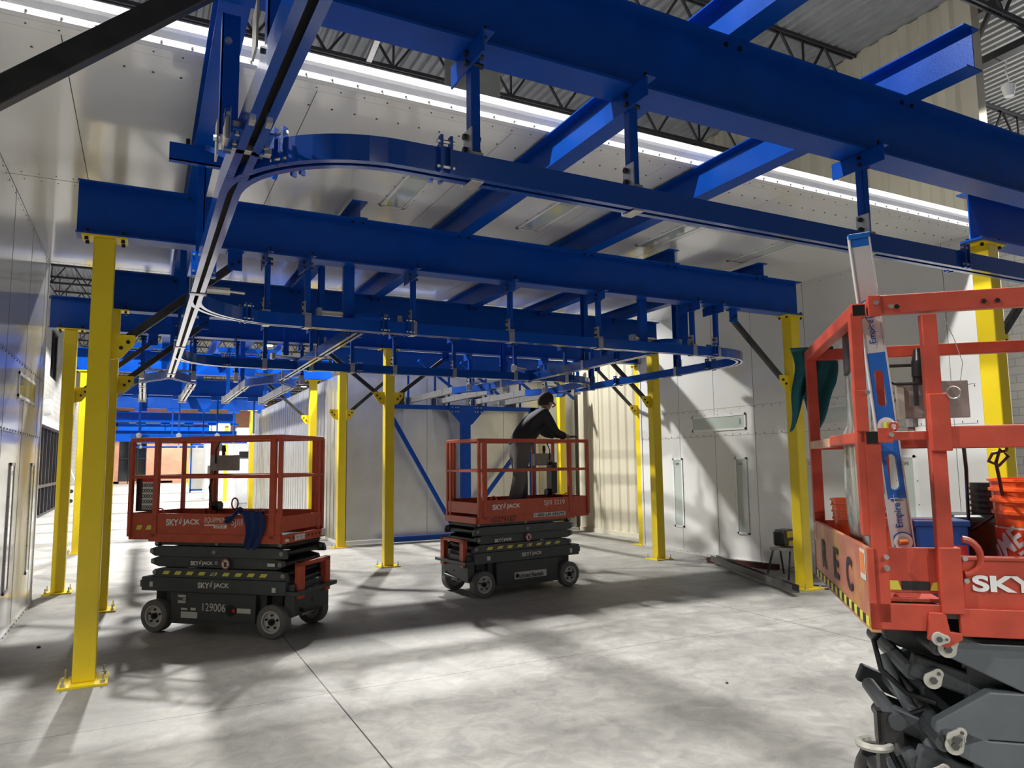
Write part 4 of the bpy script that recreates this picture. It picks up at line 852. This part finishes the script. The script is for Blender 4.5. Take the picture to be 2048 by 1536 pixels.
m=MB(); m.tube([(.03+.05*math.cos(t*PI/10),.22+.045*math.sin(t*PI/10),.645) for t in range(20)],.014,8,True); m.build('tow_ring',PINP,o,smooth=True)
# far rail control box
m=MB(); m.box(.42,.70,W3-.06,W3-.045,ZD+.74,ZD+.915); m.build('control_box',mat('scratched control plate',(.38,.33,.30),.4,.3,var=.2,scale=12),o,bevel=.004); m=MB(); m.box(.395,.422,W3-.075,W3-.03,ZD+.74,ZD+.90); m.build('control_side',mat('cream housing',(.5,.46,.38),.5),o)
m=MB(); m.box(.462,.482,W3-.085,W3-.072,ZD+.80,ZD+1.0); m.box(.36,.484,W3-.08,W3-.07,ZD+.985,ZD+1.0); m.tube([(.36,W3-.08,ZD+.97),(.355,W3-.08,ZD+.92),(.39,W3-.08,ZD+.905),(.50,W3-.08,ZD+.905)],.008); m.build('guard_strap',DARK,o,bevel=.002)
m=MB(); m.cyl((.488,W3-.08,ZD+.905),(.488,W3-.08,ZD+.94),.022,12); m.cyl((.488,W3-.08,ZD+.935),(.495,W3-.08,ZD+1.01),.030,14,.034); m.cyl((.495,W3-.08,ZD+1.005),(.492,W3-.08,ZD+1.07),.034,14,.018); m.build('joystick',BPL,o,smooth=True)
m=MB(); m.cyl((.445,W3-.07,ZD+.70),(.445,W3-.07,ZD+.74),.03,12); m.cyl((.445,W3-.07,ZD+.64),(.445,W3-.07,ZD+.70),.016,10); m.build('cable_gland',CTRL,o)
# ------------------------------------------------------------ things on or against the near lift
Q3=Matrix.Translation((2.162,1.644,0))@Matrix.Rotation(A3,4,'Z')
def on3(name,label,cat,u,v,z,rz=0,group=None):
    p=Q3@Vector((u,v,0)); return thing(name,label,cat,(p.x,p.y,z),A3+rz,group)
fl=ZD+.075
def revolve(prf,n=36):
    m=MB(); vs=[]
    for k in range(n):
        t=2*PI*k/n
        for r,z in prf: vs.append((r*math.cos(t),r*math.sin(t),z))
    P=len(prf); m.add(vs,[(k*P+j,((k+1)%n)*P+j,((k+1)%n)*P+j+1,k*P+j+1) for k in range(n) for j in range(P-1)]); return m
def bucket(nm,label,u,v,logo=True,s=1.0,extra=0):
    b=on3(nm,label,'bucket',u,v,fl); prf=[(0,.004),(.128,.004),(.130,.01),(.142,.26),(.150,.262),(.150,.272),(.144,.274),(.145,.300),(.153,.302),(.153,.310),(.146,.312),(.147,.335),(.156,.337),(.156,.345),(.149,.347),(.150,.366),(.158,.368),(.158,.376),(.146,.376),(.138,.27),(.126,.012),(0,.012)]
    revolve([(r*s,z*s*1.08) for r,z in prf]).build('bucket_body',BUCK,b,smooth=True); return b
b=bucket('bucket','orange bucket with white diagonal lettering, right edge of near lift',.63,.28)
def curved_text(s,parent,r,z0,ang0,w,h,mt,shear_v=.0,rot=0.0,name='lettering',bold=.03):
    t=text(s,(0,0,0),(1,0,0),(0,1,0),w,h,mt,parent,name,bold=bold)
    for v in t.data.vertices:
        x,y=v.co.x,v.co.y; x2=x*math.cos(rot)-y*math.sin(rot); y2=x*math.sin(rot)+y*math.cos(rot); a=ang0+x2/r; rr=r+.0035+(z0+y2)*.048; v.co=(rr*math.cos(a),rr*math.sin(a),z0+y2)
    return t
ca=-PI/2-.50  # camera facing side of the bucket
m=MB(); m.grid(lambda a,b:Vector(((.1325+.046*(.03+b*.21))*math.cos(ca-1.55+a*1.9),(.1325+.046*(.03+b*.21))*math.sin(ca-1.55+a*1.9),.03+b*.21)),16,1); m.build('label_border',LETW,b)
m=MB(); m.grid(lambda a,b:Vector(((.1332+.046*(.036+b*.198))*math.cos(ca-1.52+a*1.84),(.1332+.046*(.036+b*.198))*math.sin(ca-1.52+a*1.84),.036+b*.198)),16,1); m.build('label_panel',mat('deep orange print',(.85,.07,.015),.4),b)
for s_,z0,a0,h in (('HOME',.055,ca-1.62,.072),('DEPOT',.000,ca-1.35,.058)): curved_text(s_,b,.1325,z0,a0,.235,h,LETW,rot=.62)
b2=bucket('bucket','second orange bucket inside the far left corner of the near lift',.16,.93,s=.74)
o=on3('tool_crate','open orange-red plastic crate behind the spirit level','crate',.19,.36,fl); o.scale=(.85,.85,1.5); m=MB(); m.box(-.11,.11,-.09,-.08,0,.17); m.box(-.11,.11,.08,.09,0,.17); m.box(-.11,-.10,-.09,.09,0,.17); m.box(.10,.11,-.09,.09,0,.17); m.box(-.11,.11,-.09,.09,0,.01); m.build('crate_body',mat('orange crate plastic',(.62,.07,.02),.4),o,bevel=.004)
m=MB(); m.bar((-.09,-.096,.02),(.09,-.096,.15),.008,.012); m.box(-.12,.12,-.10,-.09,.155,.175); m.build('crate_rib',BUCK,o)
o=on3('tool_box','blue plastic box behind the near post of the railing','box',.30,.34,fl,.1); m=MB(); m.box(-.09,.09,-.07,.07,0,.25); m.build('box_body',BLUEP,o,bevel=.012); m=MB(); m.box(-.095,.095,-.075,.075,.235,.258); m.build('lid',BLUEP,o,bevel=.004); m=MB(); m.box(.03,.08,-.0725,-.071,.13,.17); m.build('decal',REDD,o)
o=on3('battery_case','black moulded plastic case with ribbed cap behind the orange bucket','case',.60,.64,fl); m=MB(); o.scale=(1,1,1.12); m.box(-.20,.26,-.12,.12,0,.23); m.build('case_body',BPL,o,bevel=.035,smooth=True)
m=MB(); m.cyl((-.02,0,.22),(-.02,0,.34),.055,24); 
for k in range(5): m.cyl((-.02,0,.235+.02*k),(-.02,0,.243+.02*k),.060,24)
m.build('ribbed_cap',BPL,o,smooth=True); m=MB(); m.tube([(-.20,-.125,.12),(-.05,-.13,.06),(.1,-.13,.05),(.24,-.125,.05)],.005); m.build('moulding_line',BPL,o)
# spirit level
o=on3('spirit_level','long silver and blue spirit level leaning upright in the near lift','spirit level',.165,.14,fl); 
top=Vector((-.108,-.040,1.285)); base=Vector((.0,.03,.0)); d=(top-base).normalized(); X_=Vector((1,0,0)); X_=(X_-d*X_.dot(d)).normalized(); Yv=d.cross(X_)
Ml=Matrix(((X_.x,Yv.x,d.x,base.x),(X_.y,Yv.y,d.y,base.y),(X_.z,Yv.z,d.z,base.z),(0,0,0,1))); Ll=(top-base).length; hw=.036
m=MB()
win=[(.17,.17+.0)]
segs=[(0,.16),(.235,.50),(.80+.06,Ll)]
m.box(-hw,-hw+.006,-.012,.012,0,Ll,Ml); m.box(hw-.006,hw,-.012,.012,0,Ll,Ml)
for a,b_ in ((0,.345),(.86,Ll-.04)): m.box(-hw+.006,hw-.006,-.008,.008,a,b_,Ml)
m.build('level_body',LEVEL,o,bevel=.0015)
def ringplate(z0,z1,holes,mt,nm,y=.0095):
    # plate with slot holes, built from strips
    mm=MB(); zz=z0
    for h0_,h1_ in holes+[(z1,z1)]:
        if h0_>zz: mm.box(-hw+.006,hw-.006,-y,y,zz,h0_,Ml)
        if h1_>h0_:
            mm.box(-hw+.006,-.016,-y,y,h0_,h1_,Ml); mm.box(.016,hw-.006,-y,y,h0_,h1_,Ml)
            n=8
            for zc,sg in ((h0_+.016,-1),(h1_-.016,1)):
                for sx in (-1,1):
                    pts=[(sx*.016,0)]+[(sx*.016*math.sin(k*PI/2/n),sg*.016*math.cos(k*PI/2/n)) for k in range(n+1)]
                    pts=[(sx*.016,sg*.016)]+[(sx*.016*math.cos(k*PI/2/n),sg*.016*math.sin(k*PI/2/n)) for k in range(n+1)]
                    mm.prism(pts,Ml@Vector((0,-y,zc)),X_,d,Yv*(2*y))
        zz=h1_
    return mm.build(nm,mt,o)
ringplate(.345,.86,[(.375,.50),(.67,.80)],LBLUE,'hand_hold')
def vial(zc,disc,mt):
    m=MB(); m.cyl(Ml@Vector((0,-.0115,zc)),Ml@Vector((0,.0115,zc)),.030,28); m.build('vial_ring',disc,o,smooth=True)
    m=MB(); m.cyl(Ml@Vector((0,-.0128,zc)),Ml@Vector((0,.0128,zc)),.020,24); m.build('vial_window',LEVEL,o); m=MB(); m.cyl(Ml@Vector((0 if mt is VIAL else -.013,-.013,zc-(.013 if mt is VIAL else 0))),Ml@Vector((0 if mt is VIAL else .013,-.013,zc+(.013 if mt is VIAL else 0))),.008,12); m.build('vial',mt,o)
vial(.60,LETW,VIAL); m=MB(); m.cyl(Ml@Vector((0,-.010,.195)),Ml@Vector((0,.010,.195)),.0345,28); m.build('vial_band',LBLUE,o); vial(.195,LETW,ORD); m=MB(); m.cyl(Ml@Vector((0,-.010,1.02)),Ml@Vector((0,.010,1.02)),.0345,28); m.build('vial_band',LBLUE,o); vial(1.02,LETW,VIAL)
for z in (.245,.895):
    text('Empire',Ml@Vector((.014,-.0092,z-.0)),d,-X_,.085,.030,LETBL,o,bold=.012); m=MB(); m.cyl(Ml@Vector((-.010,-.0098,z+.101)),Ml@Vector((-.010,-.008,z+.101)),.0105,16); m.build('emblem',LETBL,o)
    m=MB(); m.bar(Ml@Vector((-.024,-.0102,z+.101)),Ml@Vector((.004,-.0102,z+.101)),.0012,.002); m.bar(Ml@Vector((-.010,-.0102,z+.087)),Ml@Vector((-.010,-.0102,z+.115)),.0012,.002); m.build('emblem_star',LETW,o)
m=MB(); m.box(-.02,.02,-.0088,-.008,.335,.342,Ml); m.build('size_mark',CTRL,o); m=MB(); m.box(-hw,hw,-.013,.013,Ll-.015,Ll+.004,Ml); m.box(-hw+.006,hw-.006,-.009,.009,Ll-.045,Ll-.015,Ml); m.build('end_cap',LBLUE,o,bevel=.002)
o.location.z=fl
# marker, cords, sheets, cloths
m=MB(); m.cyl((0,0,0),(.04,0,.24),.008,10); mk=m.build('marker_rod',BPL,None); mk.matrix_world=Q3@Matrix.Translation((.30,.45,fl+.0)); tag(mk,'black rod with a yellow tip standing behind the blue box','rod'); m=MB(); m.cyl((.04,0,.24),(.049,0,.29),.009,10); m.build('yellow_tip',mat('yellow tip',(.7,.5,.02),.5),mk)
def free(m,nm,mt,label,cat,**k): q=m.build(nm,mt,None,**k); q.matrix_world=Q3; return tag(q,label,cat)
free(MB().tube([(.33,.06,zmid-.03),(.345,.10,ZD+.52),(.375,.2,ZD+.46),(.42,.35,ZD+.38),(.45,.45,ZD+.30),(.44,.5,fl)],.006,8),'extension_cable',BPL,'black cable hanging from the near mid rail','cable',smooth=True)
free(MB().tube([(.46,.05,zmid-.02),(.45,.05,zmid-.05),(.41,.05,zmid-.06),(.40,.06,zmid-.085),(.43,.06,zmid-.10),(.455,.05,zmid-.07),(.43,.04,zmid-.045),(.425,.07,zmid-.09),(.45,.12,ZD+.47),(.50,.25,ZD+.42),(.52,.4,ZD+.34),(.47,.55,ZD+.26)],.0055,8),'knotted_cord',MAROON,'knotted maroon cord hanging under the near mid rail','cord',smooth=True)
def sheet(a,b):
    wv=.20-.06*b+(.36+.08*b)*a*(1-.2*math.sin(b*PI)*(1 if b<.5 else .2))+.012*math.sin(b*9); z=z1-.02-b*.84
    return Vector((.058+.008*math.sin(a*7+b*4)+.012*math.sin(b*5+a*2),wv,z))
q=free(MB().grid(sheet,14,30),'plastic_sheet',PLAS,'grey plastic film sheet draped over the end rail of the near lift','plastic sheet',smooth=True,solid=.004)
q2=MB().grid(lambda a,b:sheet(a,b*.22)+Vector((-.006,0,0)),14,8).build('tape_band',mat('dark tape',(.02,.024,.03),.4),q,smooth=True,solid=.003)
def cloth(fn,nu,nv,nm,mt,label,world=True,par=None):
    q=MB().grid(fn,nu,nv).build(nm,mt,None,smooth=True,solid=.006); 
    if world: q.matrix_world=Q3
    return tag(q,label,'cloth')
def tealf(a,b):
    ln=.24+.17*abs(math.cos(PI*a))**1.3; u=-.07+.20*a*(1-.35*max(0,b-.5)*2)+.02*math.sin(b*4)
    if b<.12: return Vector((u,W3-.045+b/.12*.055,z1+.004))
    t=(b-.12)/.88; return Vector((u+.01*math.sin(t*9),W3+.014+.016*math.sin(a*17+t*2)*min(1,t*3)+.01,z1+.004-t*ln))
cloth(tealf,26,22,'teal_cloth',TEAL,'dark teal work cloth hanging on the far corner post of the near lift')
def navyf(a,b):
    # hangs over the toe board of the left lift, local coords of lift 1
    s=b; w_=.19+.03*math.sin(b*5); x=.44+(a-.5)*w_+.05*math.sin(s*3)
    if s<.15: return Vector((x,-.33-.3*s,1.13+.5*s))
    z=1.20-(s-.15)*.42+.012*math.sin(a*14); y=-.432-.014*math.sin(a*15+s*3)-.008*math.sin(s*9)
    return Vector((x,y,z))
q=MB().grid(navyf,30,22).build('navy_cloth',NAVY,None,smooth=True,solid=.006); q.matrix_world=Matrix.Translation((c1.x,c1.y,0))@Matrix.Rotation(a1,4,'Z'); tag(q,'navy blue cloth draped over the toe board of the left lift','cloth')
m=MB(); m.grid(lambda a,b:Vector((.36-.20*a,-.436-.014*math.sin(b*9+a*4),1.19-.10*a*a+.055*(b-.5)+.02*math.sin(a*7))),16,8); t=m.build('cloth_sleeve',NAVY,q,smooth=True,solid=.014)
# ------------------------------------------------------------ steel pieces, work light
m=MB(); p=Vector((8.05,8.85,.045)); e=Vector((6.98,6.30,.045)); d_=(e-p).normalized(); x_=Vector((d_.y,-d_.x,0)); m.prism([(-.05,-.045),(.05,-.045),(.05,.045),(.042,.045),(.042,-.037),(-.042,-.037),(-.042,.045),(-.05,.045)],(0,0,0),x_,(0,0,1),e-p); s_=m.build('steel_channel',STEELD); s_.location=(p.x,p.y,.093); s_.rotation_euler=(0,0,0); tag(s_,'long bare grey steel channel lying on the floor near the right column','steel channel')
m=MB(); m.bar((0,0,.0),(.30,-1.15,.0),.09,.08); s_=m.build('steel_bar',RUST); s_.location=(8.12,9.05,.041); tag(s_,'dark red primed steel bar on the floor under the grey channel','steel bar')
o=thing('work_stand','small dark folding stand holding the work light beside the right column','stand',(7.98,7.35,0),.3); m=MB(); m.box(-.16,.16,-.14,.14,.38,.42); m.build('stand_top',CTRL,o); m=MB()
for a,b in ((-.2,-.12),(.2,-.12),(-.2,.12),(.2,.12)): m.bar((a*.5,b,.39),(a*1.3,b*1.3,0.012),.02,.02)
m.bar((-.2,-.14,.16),(.2,-.14,.16),.012,.012); m.build('stand_leg',DARK,o)
o=thing('work_light','yellow and black portable work light with bumper handle on the stand','work light',(7.98,7.35,.42),.3); m=MB(); m.box(-.15,.15,-.08,.10,.02,.24); m.build('light_body',BPL,o,bevel=.03); m=MB(); m.box(-.11,.13,-.10,-.08,.13,.22); m.box(-.06,.14,-.10,.0,.03,.09); m.build('yellow_trim',mat('tool yellow',(.70,.45,.01),.4),o,bevel=.01)
m=MB(); m.tube([(-.14,-.08,.05),(-.25,-.12,.07),(-.28,-.12,.12),(-.28,-.12,.20),(-.24,-.12,.24),(-.14,-.08,.22)],.015); m.build('handle',BPL,o,smooth=True)
m=MB(); m.tube([(0,0,0),(.10,-.12,.0),(.16,-.25,0),(.05,-.33,0),(-.06,-.3,0)],.008); s_=m.build('power_cable',BLACK); s_.location=(7.72,6.75,.009); tag(s_,'thin black cable looping on the floor behind the right column','cable')
for x,y,s,t in ((-.78,8.05,.02,'by the glossy wall'),(.25,8.15,.018,'left of the left lift'),(3.9,4.2,.012,'in the open foreground')):
    m=MB(); m.cyl((0,0,0),(0,0,s*.8),s,8,s*.6); q=m.build('debris_bit',BLACK); q.location=(x,y,0); tag(q,'tiny dark bit of debris on the concrete '+t,'debris')
# things in the centre lift
Q2=Matrix.Translation((c2.x,c2.y,0))@Matrix.Rotation(a2,4,'Z')
# ------------------------------------------------------------ person
def skinmesh(nm,verts,edges,radii,mt,parent,root=0,sub=2):
    me=bpy.data.meshes.new(nm); me.from_pydata(verts,edges,[]); me.materials.append(mt); o=bpy.data.objects.new(nm,me); C.objects.link(o)
    if parent: o.parent=parent
    md=o.modifiers.new('skin','SKIN'); md.use_smooth_shade=True; sv=me.skin_vertices[0].data
    for i,r in enumerate(radii): sv[i].radius=r if isinstance(r,tuple) else (r,r)
    sv[root].use_root=True; s=o.modifiers.new('sub','SUBSURF'); s.levels=sub; s.render_levels=sub; return o
fz=.935
# world aligned figure: +X right in the picture, +Y away
per=thing('person','man in charcoal sweater and grey work trousers leaning on the lift railing, seen from behind','person',(4.50,8.62,0))
J=dict(pel=(.02,0,fz+.93),bel=(.10,.02,fz+1.06),che=(.29,.05,fz+1.24),nek=(.43,.06,fz+1.39),hed=(.485,.05,fz+1.50),hd2=(.50,.05,fz+1.60),
 shl=(.33,-.15,fz+1.33),ell=(.47,-.20,fz+1.07),wrl=(.63,-.20,fz+1.035),shr=(.40,.24,fz+1.31),elr=(.56,.28,fz+1.10),wrr=(.70,.20,fz+1.055),
 hil=(.0,-.10,fz+.88),knl=(-.06,-.13,fz+.48),anl=(-.17,-.14,fz+.10),tol=(-.03,-.16,fz+.04),hir=(.0,.10,fz+.88),knr=(.10,.12,fz+.48),anr=(.11,.13,fz+.10),tor=(.24,.12,fz+.04),hal=(.69,-.20,fz+1.03),har=(.76,.20,fz+1.05))
def sk(nm,chain,rad,mt,par,root='pel'):
    ks=[]; 
    for c_ in chain:
        for k in c_:
            if k not in ks: ks.append(k)
    es=[(ks.index(a),ks.index(b)) for c_ in chain for a,b in zip(c_,c_[1:])]
    return skinmesh(nm,[J[k] for k in ks],es,[rad[k] for k in ks],mt,par,ks.index(root))
body=sk('body',[('pel','bel','che','nek','hed','hd2'),('che','shl','ell','wrl','hal'),('che','shr','elr','wrr','har'),('pel','hil','knl','anl','tol'),('pel','hir','knr','anr','tor')],
 dict(pel=.13,bel=.12,che=.14,nek=.055,hed=.088,hd2=.075,shl=.06,ell=.042,wrl=.03,hal=.036,shr=.06,elr=.042,wrr=.03,har=.036,hil=.085,knl=.055,anl=.038,tol=.03,hir=.085,knr=.055,anr=.038,tor=.03),SKIN,per)
J['hem']=(.0,0,fz+.87)
sk('sweater',[('hem','pel','bel','che','nek'),('che','shl','ell','wrl'),('che','shr','elr','wrr')],dict(hem=(.185,.155),pel=(.195,.165),bel=(.185,.15),che=(.21,.165),nek=.078,shl=.10,ell=.068,wrl=.050,shr=.10,elr=.068,wrr=.050),SHIRT,per,'che')
J['pel2']=(.055,.01,fz+.995); J['hil']=(.0,-.10,fz+.83); J['hir']=(.03,.10,fz+.83)
sk('trousers',[('pel2','pel'),('pel','hil','knl','anl'),('pel','hir','knr','anr')],dict(pel2=(.175,.145),pel=(.18,.15),hil=.13,knl=.098,anl=.088,hir=.13,knr=.098,anr=.088),PANT,per,'pel')
for sd in ('l','r'):
    a=J['an'+sd]; t=J['to'+sd]; m=MB(); skinmesh('boot',[(a[0]-.04,a[1],a[2]-.04),a,(t[0]-.06,t[1],t[2]+.005),t],[(0,1),(0,2),(2,3)],[.048,.055,.045,.035],SHOE,per)
    h=J['ha'+sd]; w_=J['wr'+sd]
    fv=[h]; fe=[]; fr=[.022]
    for k,(dy,ln) in enumerate(((-.030,.075),(-.010,.085),(.010,.080),(.030,.062))):
        i=len(fv); fv+= [(h[0]+.03,h[1]+dy,h[2]+.004),(h[0]+.03+ln*.5,h[1]+dy*1.1,h[2]+.010),(h[0]+.03+ln*.85,h[1]+dy*1.1,h[2]-.012)]; fe+=[(0,i),(i,i+1),(i+1,i+2)]; fr+=[.010,.009,.008]
    i=len(fv); sy=1 if sd=='l' else -1; fv+=[(h[0]-.01,h[1]+sy*.035,h[2]-.005),(h[0]+.03,h[1]+sy*.055,h[2]-.012)]; fe+=[(0,i),(i,i+1)]; fr+=[.011,.009]
    skinmesh('hand',fv,fe,fr,SKIN if sd=='r' else BPL,per,0,1)
hx,hy_,hz=J['hed']
m=MB(); N_=20; Mh=12
def capf(a,b):
    th=2*PI*a; ph=PI*.70*b; r=.106; c_=Vector((hx-.004,hy_,hz+.045)); v=Vector((r*1.10*math.sin(ph)*math.cos(th),r*.92*math.sin(ph)*math.sin(th),r*1.12*math.cos(ph))); v.x+=-.02*(1-math.cos(ph)); return c_+v
m.grid(capf,N_,Mh); m.build('cap_and_hair',HAIR,per,smooth=True)
m=MB(); m.tube([(hx+.085,hy_-.03,hz+.0),(hx+.125,hy_-.01,hz-.015),(hx+.09,hy_+.02,hz-.045)],.015,8); m.build('nose_and_chin',SKIN,per,smooth=True)
for s in (-1,1):
    m=MB(); m.cyl((hx+.0,hy_+s*.080,hz-.01),(hx+.0,hy_+s*.096,hz-.01),.024,12); m.build('ear',SKIN,per,smooth=True); m=MB(); m.cyl((hx+.083,hy_+s*.032-.001,hz+.012),(hx+.092,hy_+s*.032,hz+.012),.010,10); m.build('eye',HAIR,per)
m=MB(); m.prism([(-.05,-.02),(.05,-.02),(.05,.02),(-.05,.02)],(.02,-.205,fz+.62),(1,0,0),(0,0,1),(0,-.004,0)); m.build('pocket_flap',PANT,per)

# ------------------------------------------------------------ loose pieces become parts of their own
def islands(me):
    b=bmesh.new(); b.from_mesh(me); b.verts.ensure_lookup_table(); seen=set(); out=[]
    for v in b.verts:
        if v.index in seen: continue
        st_=[v]; seen.add(v.index); isl=[]
        while st_:
            q=st_.pop(); isl.append(q.index)
            for e in q.link_edges:
                t=e.other_vert(q)
                if t.index not in seen: seen.add(t.index); st_.append(t)
        out.append(sorted(isl))
    b.free(); return out
SPLIT={'rail','bracket_plate','joint_bolt','clip_bolt','axle','bolt','cap_bolt','gusset_bolt','shoe_bolt','post','mid_rail','tie_ring','cross_tube','decal','rivet_head','joint_flange','hub','stop_button','wheel_hub','entry_guard','vial','hydraulic_hose','stand_leg','side_plate','tube_mouth','rail_hole','steel_wire','spacer_block','screw','pull_ring','pivot_pin','strap','control_cable','joystick','carton','round_mark'}
cache={}
for o in [q for q in list(C.objects) if q.type=='MESH' and q.parent and q.name.split('.')[0] in SPLIT]:
    me=o.data
    if me.name not in cache:
        isl=islands(me); parts=[]
        if 2<=len(isl)<=24:
            for ids in isl:
                idx={v:i for i,v in enumerate(ids)}; fs=[tuple(idx[v] for v in p.vertices) for p in me.polygons if p.vertices[0] in idx]
                n=bpy.data.meshes.new(me.name); n.from_pydata([me.vertices[v].co[:] for v in ids],[],fs)
                for mt in me.materials: n.materials.append(mt)
                if me.polygons and me.polygons[0].use_smooth:
                    for p in n.polygons: p.use_smooth=True
                    n.set_sharp_from_angle(angle=R_(35))
                parts.append(n)
        cache[me.name]=parts
    parts=cache[me.name]
    if parts:
        nm=o.name.split('.')[0]; o.data=parts[0]
        for n in parts[1:]: c=o.copy(); c.data=n; c.name=nm; C.objects.link(c)
